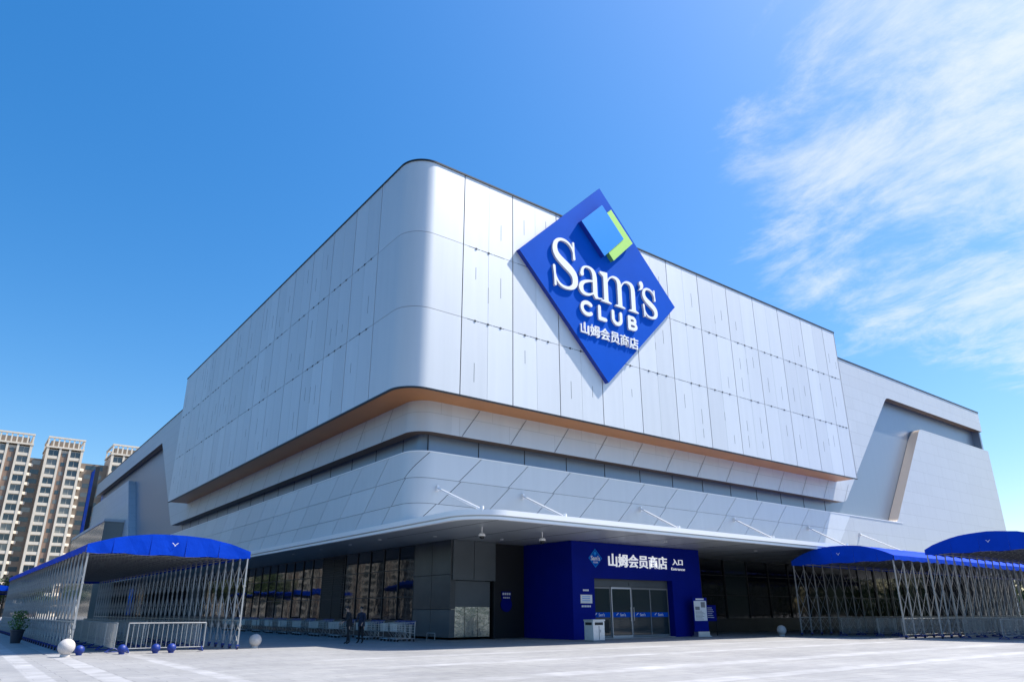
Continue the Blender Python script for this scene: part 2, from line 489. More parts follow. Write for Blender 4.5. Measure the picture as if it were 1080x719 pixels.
# ------------------------------------------------------------------ ground
g = MB()
g.quad((-3000, -3000, 0), (3000, -3000, 0), (3000, 3000, 0), (-3000, 3000, 0))
tag(g.build('ground', M['ground']), kind='structure')
M['added_asphalt'] = mat('added_asphalt', (0.06, 0.06, 0.063), 0.85, noise=0.12, nscale=0.8)
g = MB(); g.quad((-400, -300, .004), (-5.5, -300, .004), (-5.5, 600, .004), (-400, 600, .004))
tag(g.build('added_dark_ground', M['added_asphalt']), kind='structure')  # dark ground added out of view to cut bounce on the left facade

# ------------------------------------------------------------------ the store
store = thing('store_building', 'large silver clad warehouse store with overhanging rounded box upper storey', 'building', (17.3, 31.0, 0))
OFF = Vector((17.3, 31.0, 0))
def sb(mb, name, mats, smooth=False, bevel=0):
    mb.v = [tuple(Vector(p) - OFF) for p in mb.v]
    return mb.build(name, mats, store, smooth, bevel)
YE, XE = 153.3, 95.0
A = Path(17.3, 31.0, 1.15)
# recess back wall + main body
b = MB()
Q = Path(18.25, 31.95, 0.6)
strip(b, Q, Q.sx(XE - .5), Q.sy(YE - .4), 5.95, 24.28, 0, -0.25)
for k in range(0, 13):
    x = 18.6 + 3.3 * k
    b.box(x, 31.935, 9.3, x + .05, 31.97, 10.6, 1)
for k in range(0, 16):
    y = 34.0 + 3.3 * k
    b.box(18.235, y, 9.3, 18.27, y + .05, 10.6, 1)
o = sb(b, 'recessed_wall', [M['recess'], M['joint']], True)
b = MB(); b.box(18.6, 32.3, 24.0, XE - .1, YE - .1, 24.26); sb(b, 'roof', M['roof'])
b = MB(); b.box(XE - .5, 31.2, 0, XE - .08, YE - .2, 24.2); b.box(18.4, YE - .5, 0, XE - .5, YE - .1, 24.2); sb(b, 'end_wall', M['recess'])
# lower band: backing + sheared cladding sheets
b = MB()
strip(b, A, A.sx(62), A.sy(109), 5.62, 9.36, -0.06, -0.93)
sb(b, 'band_backing', M['joint'], True)
b = MB()
rows = [(5.64, 6.70), (6.72, 8.0), (8.02, 9.38)]
for ri, (z0, z1) in enumerate(rows):
    dz = z1 - z0; sh = dz * 1.05
    # the seams climb towards the right on both facades
    base = (z0 - 5.6) * 1.05 + (0.12 if ri == 1 else 0)
    s = A.sx(62.0)
    starts = [A.sx(18.0 - 0.45 + base) + 3.25 * k for k in range(-33, 15)]
    for s0 in starts:
        s1 = s0 + 3.25 - 0.045
        if s1 < A.sy(107) or s1 + sh > A.sx(62.3): continue
        strip(b, A, s0, s1, z0, z1, 0.0, -0.05, shear=sh)
sb(b, 'lower_band_cladding', M['clad'], True)
b = MB(); strip(b, A, A.sx(70), A.sy(109), 9.37, 9.42, 0.03, -0.94); sb(b, 'band_coping', M['fascia'], True)

# lower slabs at both ends
def RX(y):  return lambda u, v, d: (u, y - d, v)
def LY(x):  return lambda u, v, d: (x - d, u, v)
b = MB()
poly = [(56.5, 5.63), (56.5, 9.35), (69.0, 9.40), (77.7, 19.72), (XE + .6, 19.72), (XE + .75, 5.62)]
poly = fillet(poly, [0, 0, 1.1, 1.3, 0, 0])
b.prism(poly, RX(31.012), 0.0, -.9, side=1)
sb(b, 'right_slab', [M['wing'], mat('warm_highlight_return', (0.58, 0.49, 0.41), 0.45, 0.3)])  # slab side tinted to carry a warm edge highlight
b = MB()
poly = [(104, 5.62), (104, 9.40), (108.8, 9.40), (118.5, 20.2), (YE - .05, 20.2), (YE - .05, 5.62)]
poly = fillet(poly, [0, 0, 0.8, 0.5, 0, 0])
b.prism(poly, LY(17.3), 0.0, -0.95)
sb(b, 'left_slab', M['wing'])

# upper layer: strip under the box + wings with slanted recess openings
b = MB()
strip(b, A, A.sx(19.5), A.sy(33.5), 10.45, 24.35, 0, -0.7, side=1)
poly = [(19.5, 10.45), (60.0, 10.45), (71.3, 22.0), (XE, 22.0), (XE, 24.35), (19.5, 24.35)]
poly = fillet(poly, [0, 1.4, 1.3, 0, 0, 0])
b.prism(poly, RX(31.0), 0.0, -0.7, side=1)
for k in range(13):
    x0 = 20.15 + 3.3 * k
    b.quad((x0, 30.985, 10.47), (x0 + .035, 30.985, 10.47), (x0 + 1.2, 30.985, 12.1), (x0 + 1.165, 30.985, 12.1), mi=2)
o = sb(b, 'right_wing', [M['wing'], M['shadebrown'], M['joint']], True)
b = MB()
poly = [(33.5, 10.45), (85.0, 10.45), (97.4, 22.05), (YE, 22.05), (YE, 24.35), (33.5, 24.35)]
poly = fillet(poly, [0, 1.0, 0.35, 0, 0, 0])
b.prism(poly, LY(17.3), 0.0, -0.7, side=1)
for k in range(14):
    y0 = 33.6 + 3.3 * k
    b.quad((17.285, y0 + 1.2, 10.47), (17.285, y0 + 1.235, 10.47), (17.285, y0 + .035, 12.1), (17.285, y0, 12.1), mi=2)
sb(b, 'left_wing', [M['wing'], M['shadebrown'], M['joint']], True)
b = MB()
strip(b, A, A.sx(XE + .05), A.sy(YE), 24.35, 24.46, 0.06, -0.8)
sb(b, 'parapet_cap', M['mull'], True)
# upper box
BX, BY, BR = 15.45, 29.16, 1.45
Bp = Path(BX, BY, BR)
XR, YL, ZB, ZT = 59.0, 78.8, 12.15, 25.43
b = MB()
fp = [(XR - .1, BY + .07), (BX + BR, BY + .07)]
for k in range(1, 12): 
    p = Bp.pt(-Bp.L * k / 12, 0, -.07); fp.append((p[0], p[1]))
fp += [(BX + .07, BY + BR), (BX + .07, YL - .1), (XR - .1, YL - .1)]
b.prism(fp, lambda u, v, d: (u, v, d), ZT - .12, ZB + .02)
sb(b, 'upper_box_core', M['joint'])
b = MB()
fp2 = [(XR - .12, BY + .12), (BX + BR, BY + .12)]
for k in range(1, 12):
    p = Bp.pt(-Bp.L * k / 12, 0, -.12); fp2.append((p[0], p[1]))
fp2 += [(BX + .12, BY + BR), (BX + .12, YL - .12), (XR - .12, YL - .12)]
b.prism(fp2, lambda u, v, d: (u, v, d), ZB - .02, ZB + .015)
sb(b, 'copper_soffit', M['copper'])
b = MB()
zr = [(ZB, 16.5), (16.525, 20.93), (20.955, ZT)]
sx_ = [22.25 + 3.47 * k for k in range(-1, 11)]
edges = [Bp.sx(x) for x in sx_ if x < XR - 1] + [Bp.sx(XR)]
left = [Bp.sy(33.0 + 3.45 * k) for k in range(0, 14) if 33.0 + 3.45 * k < YL - 1] + [Bp.sy(YL)]
allc = sorted(set(left + edges))
for s0, s1 in zip(allc[:-1], allc[1:]):
    for z0, z1 in zr:
        # every main bay is two sheets with a hairline between
        if s1 - s0 > 2.2 and not (s0 < 0 and s1 > -Bp.L):
            mid = (s0 + s1) / 2
            strip(b, Bp, s0 + .03, mid - .007, z0, z1, 0, -.05)
            strip(b, Bp, mid + .007, s1 - .03, z0, z1, 0, -.05)
        else:
            strip(b, Bp, s0 + .03, s1 - .03, z0, z1, 0, -.05)
clad_mesh = b
b = MB()   # end returns of the box
b.box(XR - .1, BY, ZB, XR, YL, ZT); b.box(BX + .1, YL - .1, ZB, XR - .12, YL, ZT)
sb(b, 'upper_box_end', M['clad'])
b = MB()
strip(b, Bp, Bp.sx(XR) + .02, Bp.sy(YL) - .02, ZT, ZT + .10, .05, -.3)
strip(b, Bp, Bp.sx(XR) + .02, Bp.sy(YL) - .02, ZB - .07, ZB - .003, .02, -.12)
sb(b, 'box_edge_trim', M['mull'], True)
# slots and bolt heads scattered over the box cladding
b = clad_mesh
rnd = random.Random(3)
for s0, s1 in zip(allc[:-1], allc[1:]):
    if s0 < 0 and s1 > -Bp.L: continue
    for fr in (0.25, 0.5, 0.75):
        s = s0 + (s1 - s0) * fr
        for z0, z1 in zr:
            for q in range(2 if fr != .5 else 1):
                if rnd.random() < .33:
                    z = rnd.uniform(z0 + .4, z1 - 1.6); h = rnd.uniform(.5, 1.3)
                    strip(b, Bp, s - .012, s + .012, z, z + h, .004, -.01, mi=1)
        for zj in (16.51, 20.94):
            if rnd.random() < .75: strip(b, Bp, s - .05, s + .05, zj - .06, zj + .04, .03, -.01, mi=1)
            strip(b, Bp, s - .5, s + .25, zj - .015, zj + .015, .005, -.01, mi=1)
sb(b, 'upper_box_cladding', [M['clad'], M['joint']], True)

# canopy and soffit
b = MB()
cp = []
r = 1.9
cxr, cyr = 17.15 + r, 25.4 + r
cp.append((94, 25.4))
for k in range(0, 17):
    a = -PI / 2 - (PI / 2) * k / 16
    cp.append((cxr + r * math.cos(a), cyr + r * math.sin(a)))
cp += [(17.15, YE - .3), (23.4, YE - .3), (23.4, 37.0), (94, 37.0)]
idf = lambda u, v, d: (u, v, d)
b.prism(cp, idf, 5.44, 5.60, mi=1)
for k in range(22):
    b.box(19 + 3.25 * k, 25.9, 5.432, 19.03 + 3.25 * k, 36.8, 5.445, 2)
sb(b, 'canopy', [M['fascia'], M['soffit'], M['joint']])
def off(poly, k):  # grow outward on front and left only
    return [(x - k if x < 19.1 else x, y - k if y < 27.4 else y) for x, y in poly]
b = MB()
def rim(mb, k, z0, z1, wd=.35):
    pts = []
    rr = r + k
    pts.append((94.0, 25.4 - k))
    for q in range(0, 25):
        a = -PI / 2 - (PI / 2) * q / 24
        pts.append((cxr + rr * math.cos(a), cyr + rr * math.sin(a)))
    pts.append((17.15 - k, YE - .3))
    inn = []
    ri = r - wd
    inn.append((94.0, 25.4 + wd))
    for q in range(0, 25):
        a = -PI / 2 - (PI / 2) * q / 24
        inn.append((cxr + ri * math.cos(a), cyr + ri * math.sin(a)))
    inn.append((17.15 + wd, YE - .3))
    for i in range(len(pts) - 1):
        a0, a1, b0, b1 = pts[i], pts[i+1], inn[i], inn[i+1]
        mb.quad((*a0, z0), (*a1, z0), (*a1, z1), (*a0, z1))
        mb.quad((*a0, z1), (*a1, z1), (*b1, z1), (*b0, z1))
        mb.quad((*a0, z0), (*b0, z0), (*b1, z0), (*a1, z0))
        mb.quad((*b0, z0), (*b0, z1), (*b1, z1), (*b1, z0))
rim(b, .10, 5.56, 5.80)
rim(b, .02, 5.38, 5.50, .22)
o = sb(b, 'canopy_fascia', M['fascia'], True)
b = MB(); b.box(19.3, 27.3, 5.605, 94, 31.2, 5.66); sb(b, 'canopy_top', M['roof'])
for i, (x, y) in enumerate([(18.9, 37.5), (18.9, 41.5), (18.9, 46), (18.9, 51), (20.5, 34), (24.5, 33.2), (33, 28.3), (43, 29), (50, 30)]):
    b = MB(); b.lathe([(.09, 0), (.11, -.015), (.11, -.03), (.07, -.032)], 14, (x, y, 5.435)); sb(b, 'downlight', M['lamp'])
# tie rods
rods = [((18.7, 7.5), (17.9, 25.75)), ((24.3, 7.6), (22.6, 25.5)), ((33.9, 7.7), (30.9, 25.5)), ((43.7, 7.75), (39.8, 25.5)), ((53.4, 7.8), (48.6, 25.5)), ((61.5, 7.8), (57, 25.5))]
for (x, z), (xe, ye) in rods:
    b = MB(); b.tube((x, 30.9, z), (xe, ye, 5.78), .055, 10); b.box(x - .06, 30.86, z - .14, x + .06, 31.02, z + .16)
    b.tube((xe, ye, 5.70), (xe, ye, 5.95), .09, 10)
    sb(b, 'tie_rod', M['fascia'], True)

# ground floor
# left glazing
GX = 22.2
ys = [39.1 + 2.02 * k for k in range(0, 56)]
for i, y in enumerate(ys):
    if 49.5 < y + 1 < 53.9: continue
    b = MB()
    a_ = random.uniform(-.006, .006)
    z_s = [0.18, 2.35, 4.0, 5.40] if True else None
    for z0, z1 in zip(z_s[:-1], z_s[1:]):
        e = random.uniform(-.01, .01)
        b.quad((GX + a_ + e, y + .04, z0), (GX - a_ + e, y + 1.98, z0), (GX - a_, y + 1.98, z1 - .02), (GX + a_, y + .04, z1 - .02))
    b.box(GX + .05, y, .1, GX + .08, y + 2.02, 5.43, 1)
    sb(b, 'glass_pane', [M['glass'], M['black']])
b = MB()
for y in ys: b.box(GX - .06, y - .035, 0.1, GX + .04, y + .035, 5.43)
for z in (0.12, 2.33, 3.98, 5.38): b.box(GX - .03, 39.1, z, GX + .03, YE - 1, z + .05)
sb(b, 'curtain_wall_frame', M['mull'])
b = MB()
b.box(GX - .02, 49.3, 0, GX + .05, 53.3, 5.43)
for k in range(30): b.box(GX - .12, 49.4, .25 + k * .17, GX - .02, 53.2, .31 + k * .17)
sb(b, 'louvre_panel', M['black'])
b = MB(); b.box(GX - .1, 39.12, 0, GX + .3, YE, 1.0); b.box(39.65, 35.8, 0, 94, 36.3, 1.0); sb(b, 'added_plinth', M['stone'])  # dark strip added over the glass foot to hide the reflected bright ground
# stone corner
b = MB()
for y0, y1 in ((34.9, 36.95), (36.98, 39.05)):
    for z0, z1 in ((.13, 1.6), (1.62, 3.5), (3.52, 5.43)):
        b.box(GX - .05, y0, z0, GX + .3, y1, z1, 0 if z0 > 1 else 1)
sb(b, 'stone_cladding', [M['stone'], M['greypanel']], bevel=.006)
b = MB()
for x0, x1 in ((22.27, 23.7), (23.73, 25.25)): b.box(x0, 34.82, 3.2, x1, 35.2, 5.43)
sb(b, 'grey_wall_panel', M['greypanel'], bevel=.006)
b = MB()
b.box(22.27, 35.03, .13, 25.0, 35.2, 3.17, 1)
for x0, x1 in ((22.3, 23.2), (23.23, 24.1), (24.13, 24.95)): b.box(x0, 34.98, .15, x1, 35.06, 1.75)
sb(b, 'polished_panel', [M['mirror'], M['greypanel']])
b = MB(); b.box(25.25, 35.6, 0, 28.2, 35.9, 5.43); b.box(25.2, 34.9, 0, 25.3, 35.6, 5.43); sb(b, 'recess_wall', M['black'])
# dark shopfront beyond the entrance
for k in range(18):
    x = 39.6 + 3.0 * k
    b = MB()
    for z0, z1 in ((.1, 2.7), (2.74, 4.2), (4.24, 5.43)): b.box(x + .04, 35.95, z0, x + 2.96, 36.0, z1)
    sb(b, 'shopfront_pane', M['glassint'] if k % 5 == 3 else M['glass'])
b = MB()
for k in range(19): b.box(39.56 + 3 * k, 35.86, 0, 39.64 + 3 * k, 36.02, 5.43)
for z in (0, 2.7, 4.2): b.box(39.6, 35.9, z, 94, 36.05, z + .04)
b.box(39.5, 36.06, 0, 94.5, 36.2, 5.6)
sb(b, 'shopfront_frame', M['mull'])
# low glass box against the left slab
b = MB()
b.box(14.8, 115.6, 0, 17.28, 152, 13.7, 0); b.box(14.7, 115.5, 13.7, 17.28, 152.1, 14.1, 1)
sb(b, 'side_stair_box', [M['win'], M['wing']])

# ------------------------------------------------------------------ blue fin at the far end
t = thing('advertising_pylon', 'tall narrow blue banner board standing at the far left end of the silver building', 'sign', (16.9, 154.5, 0))
b = MB(); b.box(-.3, 0, 0, .3, 5.5, 27.6); b.build('board', M['signblue'], t)
b = MB(); b.box(-.36, -.25, 0, .36, -.01, 27.9); b.box(-.36, 5.51, 0, .36, 5.7, 27.9); b.build('post', M['mull'], t)

# ------------------------------------------------------------------ entrance porch (blue box)
pch = thing('entrance_porch', 'royal blue boxed entrance porch with glass doors and white lettering', 'entrance', (28.0, 31.1, 0))
DX0, DX1, DZ = 1.72, 8.62, 3.36
WX = 11.5
b = MB()
b.box(0, 0, 0, DX0, .5, 5.42); b.box(DX1, 0, 0, WX, .5, 5.42); b.box(DX0, 0, DZ, DX1, .5, 5.42)
b.box(0, .5, 0, .3, 5.3, 5.42); b.box(WX - .3, .5, 0, WX, 4.85, 5.42)
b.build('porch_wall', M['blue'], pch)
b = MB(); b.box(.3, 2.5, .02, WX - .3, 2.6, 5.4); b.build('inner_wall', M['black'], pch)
b = MB(); b.box(DX0, .42, 2.92, DX1, .55, DZ); b.box(DX0 + 3.3, .38, 3.0, DX0 + 3.55, .42, 3.2); b.build('door_header', M['greypanel'], pch)
b = MB(); b.box(DX0, .02, 0, DX1, .5, .03); b.build('threshold', M['steel'], pch)
dw = (DX1 - DX0) / 4
for k in range(4):
    x0 = DX0 + dw * k; yy = .46 if k in (0, 3) else .40
    b = MB(); b.box(x0 + .06, yy, .12, x0 + dw - .06, yy + .02, 2.86)
    d = b.build('door_leaf', M['glassint'], pch)
    b = MB()
    b.box(x0 + .01, yy - .025, .04, x0 + .07, yy + .045, 2.9); b.box(x0 + dw - .07, yy - .025, .04, x0 + dw - .01, yy + .045, 2.9)
    b.box(x0 + .07, yy - .025, .04, x0 + dw - .07, yy + .045, .16); b.box(x0 + .07, yy - .025, 2.8, x0 + dw - .07, yy + .045, 2.9)
    b.build('frame', M['steel'] if k == 1 else M['grey'], d)
    b = MB(); b.box(x0 + .08, yy - .012, 1.18, x0 + dw - .08, yy - .003, 1.46); b.build('blue_band', M['signblue'], d)
    textfit('band_lettering', "Sam's", M['white'], d, x0 + dw * .40, x0 + dw * .68, 1.24, 1.41, yy - .016, .002, .01)
    b = MB()
    for q in range(5): b.box(x0 + dw * (.22 + .02 * q), yy - .016, 1.28 + .025 * q, x0 + dw * (.24 + .02 * q), yy - .013, 1.33 + .025 * q)
    b.build('band_emblem', M['white'], d)
    if k in (1, 2):
        b = MB(); xx = x0 + dw - .14 if k == 1 else x0 + .14
        b.tube((xx, yy - .06, .95), (xx, yy - .06, 1.75), .018, 8); b.tube((xx, yy - .06, 1.0), (xx, yy, 1.0), .012); b.tube((xx, yy - .06, 1.7), (xx, yy, 1.7), .012)
        b.build('handle', M['steel'], d)
b = MB(); b.box(DX0 + .2, .385, .3, DX0 + dw - .25, .44, 1.05)
b.build('notice_panel', M['black'], pch)
textfit('lettering', '山姆会员商店', M['glowwhite'], pch, 2.93, 8.2, 4.05, 4.84, -.035, .03, .012)
textfit('lettering', '入口', M['glowwhite'], pch, 8.75, 9.75, 4.36, 4.74, -.03, .02, .008)
textfit('lettering', 'Entrance', M['glowwhite'], pch, 8.62, 9.95, 4.03, 4.2, -.02, .01, .0)
# little emblem on the porch: outlined diamond
b = MB()
cxp, czp, hd = 1.85, 4.5, .54
b.prism([(cxp, czp - hd), (cxp + hd, czp), (cxp, czp + hd), (cxp - hd, czp)], lambda u, v, d: (u, d, v), -.03, -.002)
em = b.build('emblem_board', M['signblue'], pch)
b = MB()
for k in range(4):
    a0, a1 = PI / 2 * k, PI / 2 * (k + 1)
    p = lambda a, rr: (cxp + rr * math.cos(a), czp + rr * math.sin(a))
    P1, P2, P3, P4 = p(a0, hd), p(a1, hd), p(a1, hd - .045), p(a0, hd - .045)
    b.quad(*[(q[0], -.034, q[1]) for q in (P1, P2, P3, P4)])
for cx2, cz2, h2 in ((cxp - .02, czp + .27, .13),):
    b.prism([(cx2, cz2 - h2), (cx2 + h2, cz2), (cx2, cz2 + h2), (cx2 - h2, cz2)], lambda u, v, d: (u, d, v), -.04, -.031)
b.build('emblem_outline', M['lblue'], em)
textfit('emblem_lettering', "Sam's", M['white'], em, cxp - .36, cxp + .36, czp - .13, czp + .14, -.036, .004, .015)
textfit('emblem_lettering', "CLUB", M['white'], em, cxp - .18, cxp + .18, czp - .28, czp - .19, -.036, .004, .01)
# notice on porch front
b = MB(); b.box(.58, -.03, 1.95, 1.48, -.002, 2.42); nb = b.build('notice_plate', M['poster'], pch)
b = MB()
for k, (a0, a1, z) in enumerate([(.8, 1.26, 2.62), (.66, 1.4, 1.74)]):
    w = (a1 - a0) / 6
    for q in range(6): b.box(a0 + q * w, -.012, z, a0 + q * w + w * .7, -.003, z + .10)
for z in (2.3, 2.2, 2.08): b.box(.7, -.036, z, 1.3, -.031, z + .03, 1)
b.build('notice_marks', [M['white'], M['lblue']], nb)

# ------------------------------------------------------------------ diamond roof sign
SY = 28.86
sg = thing('diamond_sign', 'huge blue diamond shop sign with raised white serif lettering on the silver wall', 'sign', (29.45, SY, 21.75))
hd = 6.95
b = MB()
dia = lambda h: [(0, -h), (h, 0), (0, h), (-h, 0)]
vd = lambda u, v, d: (u, d, v)
b.prism(dia(hd), vd, 0, .30, side=1)
b.build('panel', [M['signblue'], M['signside']], sg)
b = MB(); b.prism(dia(hd * .8), vd, .30, .43); b.build('mounting_frame', M['mull'], sg)
b = MB(); b.prism([(-.19, 5.40), (-2.13, 3.49), (-.19, 1.58), (1.72, 3.49)], vd, -.36, -.002, side=1)
b.build('emblem_square', [M['lblue'], M['signside']], sg)
grn2 = mat('sign_green_edge', (0.10, 0.32, 0.10), 0.4)
b = MB(); b.prism([(.71, 5.40), (2.65, 3.49), (.71, 1.56), (.24, 2.03), (1.74, 3.49), (.24, 4.93)], vd, -.30, -.002, side=1)
b.build('emblem_chevron', [M['green'], grn2], sg)

def bez(p, n=14):
    """chain of cubic beziers given as points p0 c c p1 c c p2 ..."""
    out = []
    for i in range(0, len(p) - 1, 3):
        a, b_, c, d = (np.array(q, float) for q in p[i:i+4])
        for k in range(n + (1 if i + 4 >= len(p) else 0)):
            t_ = k / n
            out.append(a*(1-t_)**3 + 3*b_*t_*(1-t_)**2 + 3*c*t_*t_*(1-t_) + d*t_**3)
    return np.array(out)
def field_mesh(name, strokes, polys, m, parent, front, back, h=0.035, side=None):
    """letters drawn with a pen of varying width (polyline + radius) and filled polygons; the outline is traced
    on a fine grid and extruded into a solid letter"""
    pts = [np.array(s_[0]) for s_ in strokes] + [np.array(p_) for p_ in polys]
    allp = np.vstack(pts); x0, z0 = allp.min(0) - .6; x1, z1 = allp.max(0) + .6
    xs = np.arange(x0, x1, h); zs = np.arange(z0, z1, h)
    X, Z = np.meshgrid(xs, zs, indexing='ij'); F = np.full(X.shape, 1e3)
    for pl, rad in strokes:
        pl = np.array(pl, float); rad = np.array(rad, float)
        if len(rad) != len(pl): rad = np.interp(np.linspace(0, 1, len(pl)), np.linspace(0, 1, len(rad)), rad)
        for (a, b_, ra, rb) in zip(pl[:-1], pl[1:], rad[:-1], rad[1:]):
            d = b_ - a; L = max((d**2).sum(), 1e-9)
            tt = np.clip(((X-a[0])*d[0] + (Z-a[1])*d[1]) / L, 0, 1)
            D = np.hypot(X-a[0]-tt*d[0], Z-a[1]-tt*d[1]) - (ra + (rb-ra)*tt)
            F = np.minimum(F, D)
    for poly in polys:   # signed distance of a polygon
        poly = np.array(poly, float); n = len(poly)
        D = np.full(X.shape, 1e3); ins = np.zeros(X.shape, bool)
        for i in range(n):
            a = poly[i]; b_ = poly[(i+1) % n]; d = b_-a; L = max((d**2).sum(), 1e-9)
            tt = np.clip(((X-a[0])*d[0] + (Z-a[1])*d[1]) / L, 0, 1)
            D = np.minimum(D, np.hypot(X-a[0]-tt*d[0], Z-a[1]-tt*d[1]))
            c = ((a[1] > Z) != (b_[1] > Z)) & (X < (b_[0]-a[0])*(Z-a[1])/((b_[1]-a[1]) or 1e-9) + a[0])
            ins ^= c
        F = np.minimum(F, np.where(ins, -D, D))
    F = F - 1e-4
    verts = {}; V = []; faces = []; mi = []
    def vid(key, p):
        if key not in verts: verts[key] = len(V); V.append(p)
        return verts[key]
    def node(i, j): return vid(('n', i, j), (xs[i], zs[j]))
    def cut(i, j, i2, j2):
        k = ('e', min((i, j), (i2, j2)), max((i, j), (i2, j2)))
        a, b_ = F[i, j], F[i2, j2]; tt = a / (a - b_)
        return vid(k, (xs[i] + (xs[i2]-xs[i])*tt, zs[j] + (zs[j2]-zs[j])*tt))
    edges = []
    nx, nz = F.shape
    cells = np.argwhere((F[:-1,:-1] < 0) | (F[1:,:-1] < 0) | (F[:-1,1:] < 0) | (F[1:,1:] < 0))
    for i, j in cells:
        cs_ = [(i, j), (i+1, j), (i+1, j+1), (i, j+1)]
        inside = [F[c] < 0 for c in cs_]
        loop = []; 
        for k in range(4):
            c, c2 = cs_[k], cs_[(k+1) % 4]
            if inside[k]: loop.append((node(*c), 0))
            if inside[k] != inside[(k+1) % 4]: loop.append((cut(*c, *c2), 1))
        if len(loop) >= 3:
            faces.append([q[0] for q in loop])
            for k in range(len(loop)):
                a, b_ = loop[k], loop[(k+1) % len(loop)]
                if a[1] and b_[1] : edges.append((a[0], b_[0]))
    n = len(V)
    vv = [(p[0], front, p[1]) for p in V] + [(p[0], back, p[1]) for p in V]
    ff = [tuple(f) for f in faces]; mi = [0] * len(ff)
    for a, b_ in edges:
        if a != b_: ff.append((b_, a, a + n, b_ + n)); mi.append(1 if side else 0)
    me = bpy.data.meshes.new(name); me.from_pydata(vv, [], ff)
    me.materials.append(m)
    if side: me.materials.append(side)
    me.polygons.foreach_set('material_index', mi)
    me.update(); me.validate()
    o = bpy.data.objects.new(name, me); link(o); o.parent = parent
    return o
def S_strokes(x, z, w, h, fat, thin):
    """a serif S in the box x..x+w, z..z+h"""
    P = lambda u, v: (x + u * w, z + v * h)
    sp = bez([P(.86,.76), P(.80,.92), P(.62,.965), P(.47,.965), P(.24,.965), P(.10,.86), P(.12,.73),
              P(.14,.60), P(.34,.55), P(.52,.485), P(.74,.41), P(.90,.36), P(.89,.22),
              P(.88,.09), P(.70,.035), P(.50,.035), P(.30,.035), P(.16,.10), P(.09,.27)])
    rad = np.interp(np.linspace(0, 1, len(sp)), [0, .12, .22, .33, .42, .5, .6, .68, .8, .9, 1], [thin*.8, thin*1.1, thin*1.3, fat*.72, fat*.9, fat, fat*.95, fat*.78, thin*1.3, thin*1.1, thin*.8])
    s1 = (np.array([P(.875, .66), P(.86, .80), P(.855, .97)]), [thin * 1.35, thin, thin * 1.1])
    s2 = (np.array([P(.075, .38), P(.10, .22), P(.115, .03)]), [thin * 1.35, thin, thin * 1.1])
    return [(sp, rad), s1, s2]
WL = M['white']; WS = mat('letter_return', (0.55, 0.56, 0.6), 0.4)
fr, bk = -.15, -.002
bl = -1.6
st = S_strokes(-4.52, bl - .06, 2.1, 3.5, .27, .075)
field_mesh('letter', st, [], WL, sg, fr, bk, side=WS)
# a
xh = 2.12
def a_strokes(x, z, w, h):
    P = lambda u, v: (x + u * w, z + v * h)
    top = bez([P(.14,.68), P(.14,.92), P(.30,.97), P(.42,.97), P(.60,.97), P(.70,.86), P(.70,.66)])
    r1 = np.interp(np.linspace(0, 1, len(top)), [0, .12, .35, .6, .8, 1], [.15, .10, .06, .09, .17, .19])
    stem = np.array([P(.70,.66), P(.70,.16), P(.74,.07)])
    tail = bez([P(.70,.16), P(.73,.03), P(.86,.03), P(1.0,.08)])
    bowl = bez([P(.66,.56), P(.38,.52), P(.06,.42), P(.08,.21), P(.09,.02), P(.42,-.02), P(.66,.20)])
    r3 = np.interp(np.linspace(0, 1, len(bowl)), [0, .25, .5, .75, 1], [.05, .10, .19, .10, .05])
    return [(top, r1), (stem, [.19, .19, .14]), (tail, [.13, .06, .035]), (bowl, r3)]
field_mesh('letter', a_strokes(-2.33, bl, 1.95, xh), [], WL, sg, fr, bk, side=WS)
# m
def m_shape(x, z, h):
    st_ = []; po = []
    xs_ = [x + .52, x + 1.78, x + 3.05]
    for i, q in enumerate(xs_):
        po.append([(q - .19, z), (q + .19, z), (q + .19, z + h * (.93 if i == 0 else .72)), (q - .19, z + h * (.93 if i == 0 else .72))])
        po.append([(q - .46, z), (q + .46, z), (q + .46, z + .07), (q + .2, z + .15), (q - .2, z + .15), (q - .46, z + .07)])
        if i:
            p0 = xs_[i - 1]
            ar = bez([(p0 + .15, z + h * .70), (p0 + .35, z + h * .90), (p0 + .58, z + h * .955), (p0 + .80, z + h * .955), (q - .12, z + h * .955), (q, z + h * .86), (q, z + h * .70)])
            st_.append((ar, np.interp(np.linspace(0, 1, len(ar)), [0, .3, .55, .8, 1], [.04, .05, .10, .18, .19])))
    po.append([(x + .02, z + h * .93), (x + .34, z + h * .83), (x + .34, z + h * .75), (x + .71, z + h * .80), (x + .71, z + h * 1.02), (x + .02, z + h * .985)])
    return st_, po
s_, p_ = m_shape(-.52, bl, xh)
field_mesh('letter', s_, p_, WL, sg, fr, bk, side=WS)
# apostrophe
ap = bez([(3.40, .74), (3.50, .60), (3.44, .38), (3.18, .22)])
field_mesh('apostrophe', [(ap, [.17, .15, .10, .03]), (np.array([(3.38, .72), (3.40, .72)]), [.18, .18])], [], WL, sg, fr, bk, h=.03, side=WS)
field_mesh('letter', S_strokes(3.42, bl - .04, 1.45, xh + .12, .20, .06), [], WL, sg, fr, bk, h=.03, side=WS)
